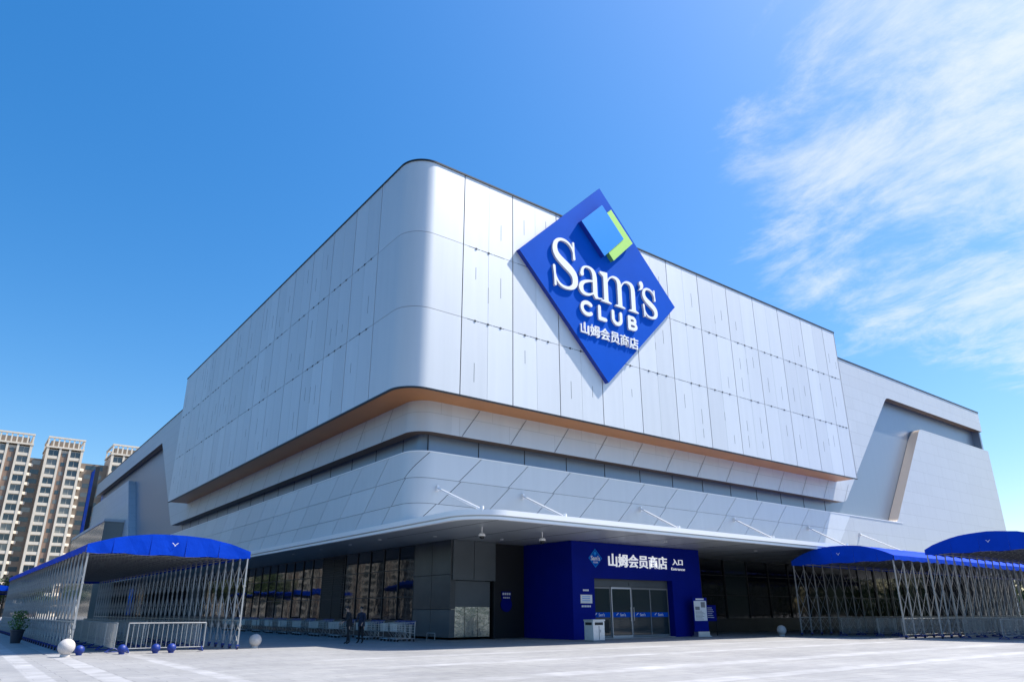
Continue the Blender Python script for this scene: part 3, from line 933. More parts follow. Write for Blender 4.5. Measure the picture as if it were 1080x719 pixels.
# CLUB in a rounded sans
w_ = .125
zc0, zc1 = -2.96 + w_, -1.93 - w_
def ring(cx_, cz_, rx, rz, a0, a1, n=26): return np.array([(cx_ + rx * math.cos(R(a0 + (a1-a0)*k/n)), cz_ + rz * math.sin(R(a0 + (a1-a0)*k/n))) for k in range(n + 1)])
cz_ = (zc0 + zc1) / 2; hh = (zc1 - zc0) / 2
field_mesh('letter', [(ring(-1.68, cz_, .46, hh, 48, 312), [w_, w_])], [], WL, sg, -.13, bk, h=.03, side=WS)
field_mesh('letter', [(np.array([(-.64, zc1), (-.64, zc0), (-.12, zc0)]), [w_, w_])], [], WL, sg, -.13, bk, h=.03, side=WS)
u_ = np.vstack([[(.56, zc1)], ring(.92, zc0 + .36, .36, .36, 180, 360, 16), [(1.28, zc1)]])
field_mesh('letter', [(u_, [w_, w_])], [], WL, sg, -.13, bk, h=.03, side=WS)
B1 = np.vstack([[(2.04, zc1), (2.30, zc1)], ring(2.36, cz_ + hh / 2 + .01, .24, hh / 2, 80, -80, 10), [(2.04, cz_)]])
B2 = np.vstack([[(2.04, cz_), (2.32, cz_)], ring(2.40, cz_ - hh / 2, .27, hh / 2, 80, -80, 10), [(2.30, zc0), (2.04, zc0)]])
field_mesh('letter', [(B1, [w_*.9]*2), (B2, [w_*.9]*2), (np.array([(2.04, zc1), (2.04, zc0)]), [w_, w_])], [], WL, sg, -.13, bk, h=.03, side=WS)
textfit('lettering', '山姆会员商店', WL, sg, -2.28, 2.80, -4.22, -3.42, -.06, .05, .009)

# ------------------------------------------------------------------ ceiling cameras under the canopy
for (x, y, lab) in [(20.04, 28.8, 'white dome camera on a short stem under the canopy, nearest its rounded corner'), (23.94, 28.85, 'white dome camera hanging under the canopy beside the blue porch')]:
    t = thing('dome_camera', lab, 'camera', (x, y, 5.44))
    b = MB(); b.tube((0, 0, 0), (0, 0, -.3), .025, 8); b.build('stem', M['lamp'], t)
    b = MB(); b.lathe([(.02, -.26), (.10, -.28), (.17, -.36), (.17, -.44)], 20); b.build('housing', M['lamp'], t, True)
    b = MB(); b.lathe([(.13, -.44), (.12, -.50), (.08, -.55), (.02, -.57)], 20); b.build('dome', M['black'], t, True)

# ------------------------------------------------------------------ queue shelters
def shelter(name, label, loc, rz, Wd, Ln, He, Hp, bay, scissor=True, lean=0.0):
    """retractable awning: gable ends face local -y, long sides run along local +y"""
    t = thing(name, label, 'shelter', loc, rz)
    NS = 14
    nb_ = int(Ln / bay)
    # roof skin with a sagging arch, scalloped valance, real thickness
    b = MB()
    rr = random.Random(len(label))
    def arch(u): return He + (Hp - He) * (1 - (2 * abs(u - .5)) ** 2.3)
    rows_ = nb_ * 2 + 1
    grid = []
    for j in range(rows_):
        y = Ln * j / (rows_ - 1)
        sag = .0 if j % 2 == 0 else .09
        row = []
        for k in range(NS + 1):
            u = k / NS
            row.append(((u - .5) * (Wd + .16), y, arch(u) - sag * math.sin(PI * u) * 1.0 + rr.uniform(-.018, .018)))
        grid.append(row)
    th = .02
    for j in range(rows_ - 1):
        for k in range(NS):
            a_, b_, c, d = grid[j][k], grid[j][k+1], grid[j+1][k+1], grid[j+1][k]
            b.quad(a_, b_, c, d, mi=0)
            lo = lambda p: (p[0], p[1], p[2] - th)
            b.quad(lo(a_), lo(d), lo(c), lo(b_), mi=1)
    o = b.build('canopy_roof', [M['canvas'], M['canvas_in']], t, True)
    b = MB()
    vh = .30
    for row, yy in ((grid[0], -.075), (grid[-1], Ln + .075)):
        for k in range(NS):
            p, q = row[k], row[k+1]
            zb0 = He - vh - .03 * math.sin(k * 1.7); zb1 = He - vh - .03 * math.sin((k + 1) * 1.7)
            b.quad((p[0], yy, p[2]), (q[0], yy, q[2]), (q[0], yy + .03 * math.sin(k * 2.1 + 1), zb1), (p[0], yy + .03 * math.sin(k * 2.1), zb0))
    for side_ in (-1, 1):
        xx = side_ * (Wd / 2 + .08)
        for j in range(rows_ - 1):
            y0, y1 = grid[j][0][1], grid[j+1][0][1]
            z0 = He - vh + (.06 if j % 2 else 0); z1 = He - vh + (.06 if (j + 1) % 2 else 0)
            b.quad((xx, y0, He + .005), (xx, y1, He + .005), (xx + side_ * .02, y1, z1), (xx + side_ * .02, y0, z0))
    b.build('valance', M['canvas'], t)
    # small printed mark on the gable: a white v-shaped brand flash
    b = MB()
    zc_ = He + (Hp - He) * .45
    for sgn in (-1, 1):
        b.quad((0, -.12, zc_ - .12), (sgn * .03, -.12, zc_ - .12), (sgn * .13, -.12, zc_ - .03), (sgn * .09, -.12, zc_ - .03))
    b.quad((-.025, -.12, zc_ - .16), (.025, -.12, zc_ - .16), (.025, -.12, zc_ - .121), (-.025, -.12, zc_ - .121))
    b.build('roof_mark', M['poster'], t)
    # arched ribs under the skin
    hoop = MB()
    for k in range(NS):
        u0, u1 = k / NS, (k + 1) / NS
        hoop.tube(((u0 - .5) * Wd, 0, arch(u0) - .06), ((u1 - .5) * Wd, 0, arch(u1) - .06), .02, 6)
    hoop.tube((-Wd / 2, 0, He - .12), (Wd / 2, 0, He - .12), .022, 6)
    for q in (-.25, 0, .25): hoop.tube((q * Wd, 0, He - .12), (q * Wd, 0, arch(q + .5) - .06), .014, 6)
    post = MB()
    post.box(-.03, -.03, .18, .03, .03, He - .05); post.box(-.045, -.045, .9, .045, .045, 1.02); post.box(-.042, -.042, 2.5, .042, .042, 2.56)
    cast = MB()
    cast.box(-.06, -.05, .10, .06, .05, .19); cast.tube((-.03, 0, .075), (.03, 0, .075), .073, 14, mi=1)
    cast.tube((-.045, 0, .075), (-.031, 0, .075), .085, 14, mi=0)
    ph = pp = pc = pb = None
    for j in range(nb_ + 1):
        y = j * Ln / nb_
        if ph is None: ph = hoop.build('roof_rib', M['galv'], t)
        else: c = ph.copy(); link(c); c.location = (0, y, 0)
        for s_ in (-1, 1):
            if pp is None:
                pp = post.build('post', M['galv'], t); pp.location = (s_ * Wd / 2, y, 0)
                pc = cast.build('caster', [M['bluefoot'], M['rubber']], t); pc.location = (s_ * Wd / 2, y, 0)
            else:
                for src in (pp, pc):
                    c = src.copy(); link(c); c.location = (s_ * Wd / 2, y, 0)
    bl_ = Ln / nb_
    br = MB()
    if scissor:
        zm = (1.14 + He - .45) / 2
        br.tube((0, 0, 1.14), (0, bl_, zm), .015, 6); br.tube((0, 0, zm), (0, bl_, 1.14), .015, 6)
        br.tube((0, 0, zm), (0, bl_, He - .45), .015, 6); br.tube((0, 0, He - .45), (0, bl_, zm), .015, 6)
    br.tube((0, 0, .2), (0, bl_, 1.14), .013, 6); br.tube((0, 0, 1.14), (0, bl_, .2), .013, 6)
    for q in (.5,):
        br.tube((0, 0, .2 + .94 * (1 - q)), (0, bl_ * q, 1.14), .010, 6); br.tube((0, bl_ * (1 - q), .2), (0, bl_, .2 + .94 * q), .010, 6)
        br.tube((0, 0, .2 + .94 * q), (0, bl_ * q, .2), .010, 6); br.tube((0, bl_ * (1 - q), 1.14), (0, bl_, .2 + .94 * (1 - q)), .010, 6)
    br.box(-.02, 0, 1.12, .02, bl_, 1.16)
    for s_ in (-1, 1):
        er = MB(); er.box(-.015, 0, He - .2, .015, Ln, He - .16); er = er.build('eave_rail', M['galv'], t); er.location = (s_ * Wd / 2, 0, 0)
    for j in range(nb_):
        for s_ in (-1, 1):
            if pb is None: pb = br.build('scissor_brace', M['galv'], t); pb.location = (s_ * Wd / 2, 0, 0)
            else: c = pb.copy(); link(c); c.location = (s_ * Wd / 2, j * bl_, 0)
    return t
shelter('queue_shelter', 'long blue tarpaulin queue shelter in front of the left glazing, open gable towards the viewer',
        (6.76, 31.9, 0), R(1.0), 6.1, 36, 3.95, 4.5, 1.0)
shelter('queue_shelter', 'blue arched queue shelter half under the white canopy, right of the porch',
        (44.6, 24.0, 0), R(-90), 6.6, 42, 4.72, 5.5, 1.2)
shelter('queue_shelter', 'blue arched queue shelter at the right edge, nearest the viewer on that side',
        (46.6, 16.1, 0), R(-90), 6.9, 44, 5.05, 5.85, 1.2)
shelter('queue_shelter', 'low dark blue shelter far off at the left edge of the plaza',
        (0.6, 106, 0), R(0), 11.0, 26, 4.15, 4.6, 2.4, scissor=False)

# ------------------------------------------------------------------ barriers
def make_barrier(label, group, Lb=2.2, Hb=1.08, balls=True):
    t = thing('queue_barrier', label, 'barrier', group=group)
    b = MB()
    b.tube((0, 0, .16), (0, 0, Hb), .02, 8); b.tube((Lb, 0, .16), (Lb, 0, Hb), .02, 8)
    b.tube((0, 0, Hb), (Lb, 0, Hb), .022, 8); b.tube((0, 0, .18), (Lb, 0, .18), .018, 8)
    b.build('frame', M['galv'], t)
    b = MB(); n = int(Lb / .13)
    for k in range(1, n): b.tube((Lb * k / n, 0, .18), (Lb * k / n, 0, Hb), .009, 5, caps=False)
    b.build('bars', M['galv'], t)
    for x in (0.06, Lb - .06):
        b = MB(); b.tube((x, -.28, .05), (x, 0, .2), .02, 6); b.tube((x, .28, .05), (x, 0, .2), .02, 6); b.tube((x, -.28, .05), (x, .28, .05), .02, 6)
        b.build('foot', M['bluefoot'], t)
    return t
bar0 = None
def place_bar(x, y, rz, label, group):
    global bar0
    if bar0 is None: o = bar0 = make_barrier(label, group)
    else: o = copy_tree(bar0); o['label'] = label; o['group'] = group
    o.location = (x, y, 0); o.rotation_euler = (0, 0, rz)
    return o
ORD = ['nearest', 'second', 'third', 'fourth', 'fifth', 'sixth', 'seventh', 'eighth', 'ninth', 'tenth', 'eleventh', 'twelfth']
G1 = 'barriers inside the left shelter'
for k in range(9): place_bar(5.15, 31.8 + 2.35 * k, R(90.6), ORD[k] + ' steel barrier of the left hand row running away inside the left shelter', G1)
for k in range(7): place_bar(8.45, 33.0 + 2.35 * k, R(90.6), ORD[k] + ' steel barrier of the right hand row inside the left shelter', G1)
for k in range(8): place_bar(6.7, 34.5 + 2.35 * k, R(91), ORD[k] + ' steel barrier of the middle row inside the left shelter', G1)
G2 = 'barriers inside the right shelters'
for k in range(10): place_bar(46.2 + 2.4 * k, 25.4, 0, ORD[k] + ' steel barrier of the rear row under the shelter half beneath the canopy', G2)
for k in range(10): place_bar(45.6 + 2.4 * k, 21.3, 0, ORD[k] + ' steel barrier of the front row under the shelter half beneath the canopy', G2)
for k in range(9): place_bar(46.9 + 2.4 * k, 23.4, 0, ORD[k] + ' steel barrier of the middle row under the shelter half beneath the canopy', G2)
for k in range(9): place_bar(46.8 + 2.4 * k, 13.6, 0, ORD[k] + ' steel barrier of the front row under the shelter at the right edge', G2)
for k in range(9): place_bar(47.6 + 2.4 * k, 18.7, 0, ORD[k] + ' steel barrier of the rear row under the shelter at the right edge', G2)
for k in range(9): place_bar(47.2 + 2.4 * k, 16.6, 0, ORD[k] + ' steel barrier under the shelter at the right edge', G2)
o = place_bar(5.45, 31.25, R(1), 'steel barrier with blue ball feet closing the front of the left shelter', None)
o.pop('group', None) if 'group' in o.keys() else None
o.scale = (1.28, 1, 1)
# blue ball weights along the mouth of the left shelter
for i, (x, y, lab) in enumerate([(5.30, 30.95, 'blue ball float leftmost of those along the front barrier'), (6.45, 30.95, 'second blue ball from the left along the front barrier'),
                                 (7.0, 30.9, 'third blue ball from the left along the front barrier'), (3.95, 31.2, 'small blue ball beside the left granite bollard')]):
    b = MB(); prof = [(.165 * math.sin(PI * k / 12) + .001, .18 - .165 * math.cos(PI * k / 12)) for k in range(13)]
    b.lathe(prof, 20); b.lathe([(.10, 0), (.10, .05), (.05, .07)], 14, mi=0)
    o = b.build('ball_weight', M['bluefoot'], None, True); o.location = (x, y, 0); tag(o, lab, 'weight')

# ------------------------------------------------------------------ granite ball bollards
for x, y, rr, lab in [(3.42, 30.3, .27, 'pale granite ball bollard at the left front corner of the left shelter'),
                      (10.75, 32.6, .26, 'pale granite ball bollard at the right front corner of the left shelter'),
                      (43.4, 28.0, .30, 'shaded granite ball bollard left of the right hand shelters')]:
    t = thing('ball_bollard', lab, 'bollard', (x, y, 0))
    b = MB(); b.lathe([(rr * .55, 0), (rr * .58, .03), (rr * .55, .07), (rr * .42, .10)], 28); b.build('base', M['bollard'], t, True)
    b = MB(); b.lathe([(rr * math.sin(PI * k / 18) + .001, .06 + rr - rr * math.cos(PI * k / 18)) for k in range(19)], 32); b.build('ball', M['bollard'], t, True)

# ------------------------------------------------------------------ shopping trolleys
def make_trolley(label, group):
    t = thing('shopping_trolley', label, 'trolley', group=group)
    # local: front faces -x
    b = MB(); w = .29
    def lerp(a, c, f): return a + (c - a) * f
    def corner(f, top):   # f: 0 front .. 1 back
        x = lerp(-.55, .42, f); ww = lerp(.22, w, f); zb = lerp(.55, .42, f); zt = lerp(.88, .97, f)
        return x, ww, zb, zt
    for k in range(8):
        x, ww, zb, zt = corner(k / 7, 0)
        for s_ in (-1, 1): b.tube((x, s_ * ww, zb), (x, s_ * ww, zt), .006, 4, caps=False)
        b.tube((x, -ww, zb), (x, ww, zb), .006, 4, caps=False)
    for k in range(8):
        y = -.22 + .44 * k / 7; b.tube((-.55, y, .50), (-.57, y, .90), .012, 4, caps=False)
        b.tube((-.55, y, .55), (.42, y * 1.3, .42), .005, 4, caps=False)
    for q in range(5):
        f = q / 4
        for s_ in (-1, 1): b.tube((-.55, s_ * .22, lerp(.55, .88, f)), (.42, s_ * w, lerp(.42, .97, f)), .006 if 0 < q < 4 else .011, 4)
        b.tube((-.56, -.22, lerp(.55, .88, f)), (-.56, .22, lerp(.55, .88, f)), .006 if 0 < q < 4 else .011, 4)
    b.build('basket', M['wire'], t)
    b = MB()
    for s_ in (-1, 1):
        b.tube((-.52, s_ * .2, .14), (.45, s_ * .27, .16), .014, 6); b.tube((.45, s_ * .27, .16), (.45, s_ * .29, 1.0), .014, 6)
        b.tube((.2, s_ * .26, .16), (-.1, s_ * .25, .5), .012, 6)
    b.tube((-.52, -.2, .14), (-.52, .2, .14), .014, 6)
    b.build('chassis', M['steel'], t)
    b = MB(); b.box(.38, -.27, .86, .44, .27, 1.0); b.tube((.50, -.3, 1.02), (.50, .3, 1.02), .02, 8); b.build('handle', M['handle'], t)
    for x, y in ((-.48, -.19), (-.48, .19), (.42, -.26), (.42, .26)):
        b = MB(); b.tube((x, y - .012, .06), (x, y + .012, .06), .058, 12); b.box(x - .015, y - .02, .06, x + .015, y + .02, .15)
        b.build('wheel', M['rubber'], t)
    return t
tr0 = None
GT = 'shopping trolleys lined up against the left glazing'
cl = [(34.4, 4), (38.0, 3), (41.9, 3), (44.9, 3), (47.9, 3), (50.6, 3), (53.4, 3), (56.4, 3), (59.6, 4), (63.6, 4)]
for ci, (y0, n) in enumerate(cl):
    for k in range(n):
        lab = ORD[k] + ' wire shopping trolley in the ' + ORD[ci] + ' bunch from the dark stone corner'
        if tr0 is None: o = tr0 = make_trolley(lab, GT)
        else: o = copy_tree(tr0); o['label'] = lab
        o.location = (19.3 + random.uniform(-.06, .06), y0 + .56 * k + .3, 0); o.rotation_euler = (0, 0, random.uniform(-.06, .06))
    b = MB()
# ------------------------------------------------------------------ people
def make_person(label, loc, rz, H, coat, lean=0.0, arm=0.0):
    t = thing('person', label, 'person', loc, rz)
    k = H / 1.72
    J = {'pel': (0, 0, .95, .145, .11), 'wai': (0, 0.0, 1.12, .125, .10), 'che': (0, -.01 - lean*.3, 1.32, .16, .115), 'nec': (0, -.02 - lean*.6, 1.47, .06, .06), 'hb': (0, -.03 - lean*.7, 1.56, .062, .065),
         'hm': (0, -.035 - lean*.8, 1.625, .078, .092), 'ht': (0, -.03 - lean*.8, 1.70, .055, .065)}
    E_ = [('pel','wai'),('wai','che'),('che','nec'),('nec','hb'),('hb','hm'),('hm','ht')]
    for s_, n in ((-1, 'l'), (1, 'r')):
        J[n+'hip'] = (s_*.095, 0, .88, .095, .1); J[n+'kn'] = (s_*.10, -.02*s_ - .02, .49, .062, .066); J[n+'an'] = (s_*.105, .03*s_ , .09, .042, .045); J[n+'toe'] = (s_*.12, -.15 + .03*s_, .035, .038, .03)
        J[n+'sh'] = (s_*.185, -.01 - lean*.35, 1.40, .062, .06); J[n+'el'] = (s_*.235, -.02 - arm*.10, 1.13, .045, .045); J[n+'wr'] = (s_*.225, -.10 - arm*.28, .90 + arm*.16, .028, .03); J[n+'pa'] = (s_*.22, -.12 - arm*.34, .83 + arm*.2, .034, .022)
        E_ += [('pel', n+'hip'), (n+'hip', n+'kn'), (n+'kn', n+'an'), (n+'an', n+'toe'), ('che', n+'sh'), (n+'sh', n+'el'), (n+'el', n+'wr'), (n+'wr', n+'pa')]
    names = list(J); idx = {n: i for i, n in enumerate(names)}
    vs = [tuple(c * k for c in J[n][:3]) for n in names]; rad = [tuple(c * k for c in J[n][3:]) for n in names]
    es = [(idx[a], idx[c]) for a, c in E_]
    for s_, n in ((-1, 'l'), (1, 'r')):      # five fingers of unequal length
        pa = Vector(vs[idx[n+'pa']])
        for q, (dx, dy, L_) in enumerate([(-.03, -.005, .075), (-.01, -.008, .085), (.01, -.006, .08), (.028, 0, .06), (-s_*.045, -.03, .05)]):
            i0 = len(vs); vs.append(tuple(pa + Vector((dx*.4, dy, -.045*k)))); rad.append((.009, .009))
            vs.append(tuple(pa + Vector((dx*.5, dy - .02, -.045*k - L_*k)))); rad.append((.007, .007))
            es += [(idx[n+'pa'], i0), (i0, i0 + 1)]
    me = bpy.data.meshes.new('body'); me.from_pydata(vs, es, [])
    o = bpy.data.objects.new('body', me); link(o)
    md = o.modifiers.new('skin', 'SKIN'); 
    for i, rr in enumerate(rad): me.skin_vertices[0].data[i].radius = rr
    me.skin_vertices[0].data[0].use_root = True
    o.modifiers.new('ss', 'SUBSURF').levels = 2
    dg = bpy.context.evaluated_depsgraph_get()
    m2 = bpy.data.meshes.new_from_object(o.evaluated_get(dg)); bpy.data.objects.remove(o)
    m2.materials.clear()
    for m in (M['skin'], coat, M['cloth'], M['rubber'], M['hair']): m2.materials.append(m)
    for p in m2.polygons:
        c = p.center / k
        hand = abs(c.x) > .17 and c.z < (.90 + arm * .17) and c.z > .6
        p.material_index = 0 if (c.z > 1.475 or hand) else (3 if c.z < .085 else (1 if c.z > .88 else 2))
        if c.z > 1.66 or (c.z > 1.54 and c.y > .0 - lean*.8): p.material_index = 4
        p.use_smooth = True
    body = bpy.data.objects.new('body', m2); link(body); body.parent = t
    hb = Vector(J['hm'][:3]) * k
    b = MB()   # hair cap, nose, ears and eyes
    prof = [(.088*k * math.sin(PI * q / 14) + .001, -.095*k * math.cos(PI * q / 14)) for q in range(5, 15)]
    b.lathe(prof, 18, (hb.x, hb.y + .022*k, hb.z + .022*k)); b.build('hair', M['hair'], t, True)
    b = MB(); b.tube((hb.x, hb.y - .085*k, hb.z + .01*k), (hb.x, hb.y - .112*k, hb.z - .022*k), .008*k, 8, .015*k)
    for s_ in (-1, 1): b.lathe([(.001, -.025*k), (.014*k, -.012*k), (.016*k, .012*k), (.001, .026*k)], 8, (hb.x + s_*.08*k, hb.y + .005, hb.z))
    b.build('face', M['skin'], t, True)
    b = MB()
    for s_ in (-1, 1): b.lathe([(.001, -.008*k), (.009*k, 0), (.001, .008*k)], 8, (hb.x + s_*.03*k, hb.y - .088*k, hb.z + .012*k))
    b.build('eye', M['black'], t)
    # jacket hem, a slightly flared shell over hips
    b = MB()
    i = 0
    for (z, rx, ry) in ((.80, .185, .15), (.95, .175, .14), (1.10, .158, .128)):
        pass
    b.v = []; n = 24
    pr = ((.80, .19, .15), (.95, .18, .142), (1.08, .16, .13), (1.22, .165, .13))
    for z, rx, ry in pr:
        for q in range(n): a = 2*PI*q/n; b.v.append((rx*k*math.cos(a), ry*k*math.sin(a), z*k))
    for j in range(len(pr)-1):
        for q in range(n): b.f.append((j*n+q, j*n+(q+1)%n, (j+1)*n+(q+1)%n, (j+1)*n+q)); b.mi.append(0)
    b.build('jacket', coat, t, True)
    return t
make_person('person in a black jacket leaning over the trolleys, left of the two', (15.7, 33.9, 0), R(-100), 1.74, M['cloth'], .12, .8)
make_person('person in dark navy clothes standing right of the one in black by the trolleys', (16.6, 34.4, 0), R(-60), 1.72, M['navy'], .03, .5)

# ------------------------------------------------------------------ litter bin
t = thing('litter_bin', 'silver metal litter bin with a dark slot in front of the blue porch', 'bin', (27.6, 29.0, 0), R(0))
b = MB(); b.box(-.42, -.35, .06, .42, .35, 1.02); b.build('body', M['bin'], t, bevel=.02)
b = MB(); b.box(-.45, -.38, 1.02, .45, .38, 1.10); b.build('lid', M['steel'], t, bevel=.015)
b = MB(); b.box(-.30, -.362, .82, .30, -.352, .96); b.box(-.432, -.25, .82, -.422, .25, .96); b.build('slot', M['black'], t)
b = MB(); b.box(-.40, -.33, 0, .40, .33, .06); b.build('base', M['grey'], t)
b = MB(); b.box(-.02, -.358, .1, .02, -.352, .78); b.tube((.1, -.37, .45), (.1, -.37, .6), .01, 6); b.build('door_handle', M['grey'], t)

# ------------------------------------------------------------------ notice stand
t = thing('notice_stand', 'freestanding notice stand with a white poster at the right of the blue porch', 'sign', (38.3, 30.4, 0), R(-18))
b = MB(); b.box(-.5, -.35, 0, .5, .35, .06); b.box(-.42, -.26, .06, .42, .26, .30); b.build('base', M['steel'], t)
b = MB(); b.box(-.52, -.05, .30, .52, .05, 2.35); b.build('board', M['blue'], t, bevel=.01)
b = MB(); b.box(-.46, -.062, .95, .46, -.052, 2.15); b.box(-.3, -.062, 2.2, .3, -.052, 2.3)
pz = b.build('poster', M['poster'], t)
b = MB(); b.box(.05, -.068, 1.75, .36, -.063, 2.08); b.box(-.38, -.068, 1.6, -.05, -.063, 1.8)
for k in range(7): b.box(-.38, -.068, 1.52 - .08 * k, .1 + .25 * ((k * 37) % 5) / 5, -.063, 1.545 - .08 * k)
b.build('poster_print', M['grey'], pz)
t = thing('notice_board', 'dark notice board with faint print just behind the white poster stand', 'sign', (40.4, 31.2, 0), R(-10))
b = MB(); b.box(-.45, -.03, .9, .45, .03, 1.9); b.build('board', M['blue'], t)
b = MB(); b.box(-.45, -.02, 0, -.41, .02, .9); b.box(.41, -.02, 0, .45, .02, .9); b.build('leg', M['mull'], t)
b = MB()
for k in range(6): b.box(-.36, -.036, 1.72 - .12 * k, .1 + .2 * ((k * 13) % 3) / 3, -.031, 1.75 - .12 * k)
b.build('print', M['poster'], t)
# round wall sign in the dark recess
t = thing('wall_sign', 'small blue round wall sign with white marks on the dark wall left of the porch', 'sign', (26.6, 35.57, 0))
b = MB(); b.tube((0, 0, 1.9), (0, -.03, 1.9), .42, 28); b.build('disc', M['blue'], t)
b = MB()
for k in range(4): b.box(-.3 + .16 * k, -.04, 2.45, -.18 + .16 * k, -.028, 2.58)
for k in range(4): b.box(-.24 + .13 * k, -.04, 2.25, -.15 + .13 * k, -.028, 2.34)
b.box(-.36, -.028, 2.2, .36, 0, 2.65, 1)
b.build('marks', [M['poster'], M['blue']], t)
# small bent rail at the stone corner
b = MB(); b.tube((0, 0, 0), (0, 0, .38), .02, 8); b.tube((0, 0, .38), (-.02, .8, .38), .02, 8); b.tube((-.02, .8, .38), (-.02, .8, 0), .02, 8)
o = b.build('guard_rail', M['galv'], None, True); o.location = (21.3, 35.0, 0); tag(o, 'low bent steel guard rail by the foot of the dark stone corner', 'rail')

# ------------------------------------------------------------------ potted plant
t = thing('potted_plant', 'leafy green plant in a dark pot outside the left shelter posts', 'plant', (2.8, 45.0, 0))
t.scale = (.75, .75, .75)
b = MB(); b.lathe([(.28, 0), (.40, .75), (.44, .78), (.44, .86), (.36, .86), (.34, .8)], 20); b.build('pot', M['pot'], t, True)
b = MB(); rnd = random.Random(5)
for k in range(420):
    a = rnd.uniform(0, 2 * PI); zz = rnd.uniform(.85, 2.05); rr = rnd.uniform(.05, .62) * (1.1 - abs(zz - 1.3) * .7)
    c = Vector((rr * math.cos(a), rr * math.sin(a), zz)); d = Vector((rnd.uniform(-1, 1), rnd.uniform(-1, 1), rnd.uniform(-.3, 1))).normalized() * .13
    n = d.cross(Vector((rnd.uniform(-1, 1), rnd.uniform(-1, 1), 1))).normalized() * .035
    b.quad(c - d, c + n, c + d, c - n)
b.build('foliage', M['leaf2'], t)

# ------------------------------------------------------------------ apartments
def tower(label, x, y, Wt, Dp, NF, gap=3.9, group=None):
    t = thing('apartment_tower', label, 'building', (x, y, 0), 0, group)
    H = NF * 3.0
    h = Wt / 2
    b = MB(); b.box(-h, 0.6, 0, h, Dp, H); b.build('wall', M['cream'], t)
    # piers standing forward and brown infill between the window bays
    b = MB()
    for x0, x1 in ((-h, -h + .7), (-h + 3.5, -h + 4.1), (h - 4.1, h - 3.5), (h - .7, h)): b.box(x0, 0, 0, x1, .6, H + .5)
    b.build('pier', M['offwhite'], t)
    b = MB(); b.box(-h + 4.1, .45, 0, h - 4.1, .6, H - 1); b.build('infill', M['brown'], t)
    b = MB(); b.box(-.55, .40, .9, .55, .44, 2.1); sw = b.build('slot_window', M['win'], t)
    for k in range(1, NF): c = sw.copy(); link(c); c.location = (0, 0, k * 3)
    b = MB()
    b.box(-h - .2, -.15, H + .5, h + .2, Dp + .2, H + 1.0)
    nc = 7
    for k in range(nc + 1):
        x = -h + (2 * h - .4) * k / nc; b.box(x, -.1, H + 1.0, x + .4, .4, H + 3.6); b.box(x, Dp - .4, H + 1.0, x + .4, Dp, H + 3.6)
    b.box(-h - .1, -.2, H + 3.6, h + .1, .5, H + 4.1); b.box(-h - .1, Dp - .5, H + 3.6, h + .1, Dp + .1, H + 4.1)
    b.box(-h, .5, H + 3.6, -h + .4, Dp - .5, H + 4.1); b.box(h - .4, .5, H + 3.6, h, Dp - .5, H + 4.1)
    b.build('crown', M['offwhite'], t)
    b = MB(); b.box(-h + 1, 2.5, H + 1.0, h - 1, Dp - 2, H + 3.2); b.build('plant_room', M['dkgap'], t)
    wp = MB(); wp.box(-1.38, .50, .95, 1.38, .62, 2.75); wp2 = MB(); wp2.box(-1.38, .12, 0, 1.38, .5, .9); wp2.box(-.03, .44, .95, .03, .5, 2.75)
    w0 = s0 = None
    for f_ in range(NF):
        for cx_ in (-h + 2.1, h - 2.1):
            if w0 is None:
                w0 = wp.build('window', M['win'], t); s0 = wp2.build('sill', M['offwhite'], w0); w0.location = (cx_, 0, f_ * 3)
            else: c = copy_tree(w0); c.parent = t; c.location = (cx_, 0, f_ * 3)
    # dark recessed wing towards the right, with small angled balconies
    b = MB(); b.box(h, 3.0, 0, h + gap, Dp, H - 3); b.build('link_block', M['dkgap'], t)
    b = MB(); b.box(h + gap * .2, 2.94, 1.0, h + gap * .8, 2.99, 2.4); lw = b.build('link_window', M['win'], t)
    for f_ in range(1, NF - 1): c = lw.copy(); link(c); c.location = (0, 0, f_ * 3)
    bb = None
    for f_ in range(NF - 1):
        if bb is None:
            b = MB()
            b.prism([(h + .01, .8), (h + 1.2, 1.7), (h + .8, 2.98), (h + .01, 2.98)], lambda u, v, d: (u, v, d), .1, .95)
            bb = b.build('balcony', M['offwhite'], t)
        else: c = bb.copy(); link(c); c.location = (0, 0, f_ * 3)
    return t
tower('cream apartment tower leftmost in view, nearest the photo edge', 4.75, 265, 10.4, 14, 17)
tower('cream apartment tower standing second from the left', 18.9, 265, 10.3, 14, 17, gap=8.4)
tower('cream apartment tower mostly hidden behind the silver roofline', 37.4, 265, 10.3, 14, 17)
for k in range(8):
    tower('pale apartment tower mirrored in the ground floor glazing, ' + ORD[k] + ' from the real ones', -10.5 - 15.5 * k, 265 + 3 * k, 10.4, 14, 17, group='apartment towers mirrored in the glazing')

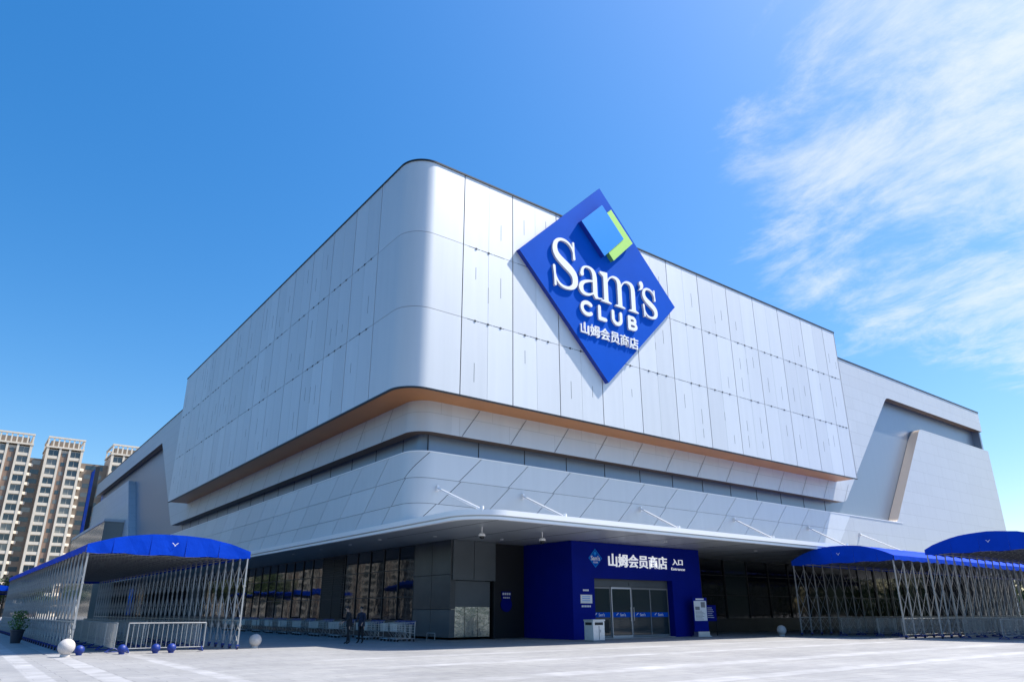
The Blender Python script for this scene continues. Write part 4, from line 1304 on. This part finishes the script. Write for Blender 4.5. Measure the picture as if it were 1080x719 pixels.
# ------------------------------------------------------------------ trees
def tree(label, x, y, H, seed, group=None):
    rnd = random.Random(seed)
    t = thing('tree', label, 'tree', (x, y, 0), rnd.uniform(0, 6), group)
    b = MB(); b.tube((0, 0, 0), (.1, .05, H * .45), H * .022, 9, H * .014)
    tips = []
    for k in range(9):
        a = rnd.uniform(0, 2 * PI); z0 = H * rnd.uniform(.28, .5); L_ = H * rnd.uniform(.2, .36)
        p0 = Vector((.07, .03, z0)); p1 = p0 + Vector((math.cos(a) * L_ * .8, math.sin(a) * L_ * .8, L_ * rnd.uniform(.5, 1.1)))
        b.tube(p0, p1, H * .010, 6, H * .004); tips.append(p1)
    b.tube((.1, .05, H * .45), (.2, 0, H * .8), H * .012, 7, H * .004); tips.append(Vector((.2, 0, H * .82)))
    b.build('trunk', M['bark'], t, True)
    b = MB()
    for tp in tips + [tp_ + Vector((rnd.uniform(-1, 1), rnd.uniform(-1, 1), rnd.uniform(-.5, .7))) * H * .12 for tp_ in tips]:
        rr = H * rnd.uniform(.09, .16)
        for q in range(110):
            d = Vector((rnd.gauss(0, 1), rnd.gauss(0, 1), rnd.gauss(0, .8))).normalized() * rr * rnd.uniform(.35, 1) ** .6
            c = tp + d; e = Vector((rnd.uniform(-1, 1), rnd.uniform(-1, 1), rnd.uniform(-1, 1))).normalized() * rnd.uniform(.14, .26)
            n = e.cross(Vector((rnd.uniform(-1, 1), rnd.uniform(-1, 1), rnd.uniform(-1, 1)))).normalized() * rnd.uniform(.08, .15)
            b.quad(c - e, c + n, c + e, c - n)
    b.build('crown', M['leaf'], t)
tl = [(-6.5, 150, 9.5), (-2.0, 158, 8.4), (2.6, 152, 9.0), (6.8, 160, 8.2), (10.5, 168, 7.6), (-11, 160, 10), (14, 185, 8)]
tl.sort(key=lambda q: q[0] / q[1])
for i, (x, y, H) in enumerate(tl):
    tree(('leftmost' if i == 0 else ORD[i] + ' from left') + ' bushy green tree at the foot of the apartment towers', x, y, H, 20 + i, 'trees at the foot of the apartments')
# added tree belts, mostly unseen: they close the view and dim the reflected horizon
def belt(x0, y0, x1, y1, H, n, seed):
    rnd = random.Random(seed); b = MB()
    L_ = math.hypot(x1 - x0, y1 - y0)
    for k in range(n):
        f = rnd.random(); base = Vector((x0 + (x1 - x0) * f + rnd.uniform(-5, 5), y0 + (y1 - y0) * f + rnd.uniform(-5, 5), 0))
        hh_ = H * (.72 + .28 * math.sin(f * L_ * .35 + math.sin(f * L_ * .13) * 3))
        c = base + Vector((0, 0, rnd.uniform(.3, hh_)))
        e = Vector((rnd.uniform(-1, 1), rnd.uniform(-1, 1), rnd.uniform(-1, 1))).normalized() * rnd.uniform(.5, 1.1)
        n_ = e.cross(Vector((rnd.uniform(-1, 1), rnd.uniform(-1, 1), rnd.uniform(-1, 1)))).normalized() * rnd.uniform(.35, .7)
        b.quad(c - e, c + n_, c + e, c - n_)
    o = b.build('added_tree_belt', M['leaf'])
    tag(o, 'dense belt of green trees added round the plaza to dim the reflected horizon', 'trees', kind='stuff')
belt(-60, -90, 260, -90, 23, 36000, 1)
belt(-120, -80, -120, 240, 9, 20000, 2)
belt(120, 60, 260, -80, 13, 14000, 3)


print('objects', len(S.objects))
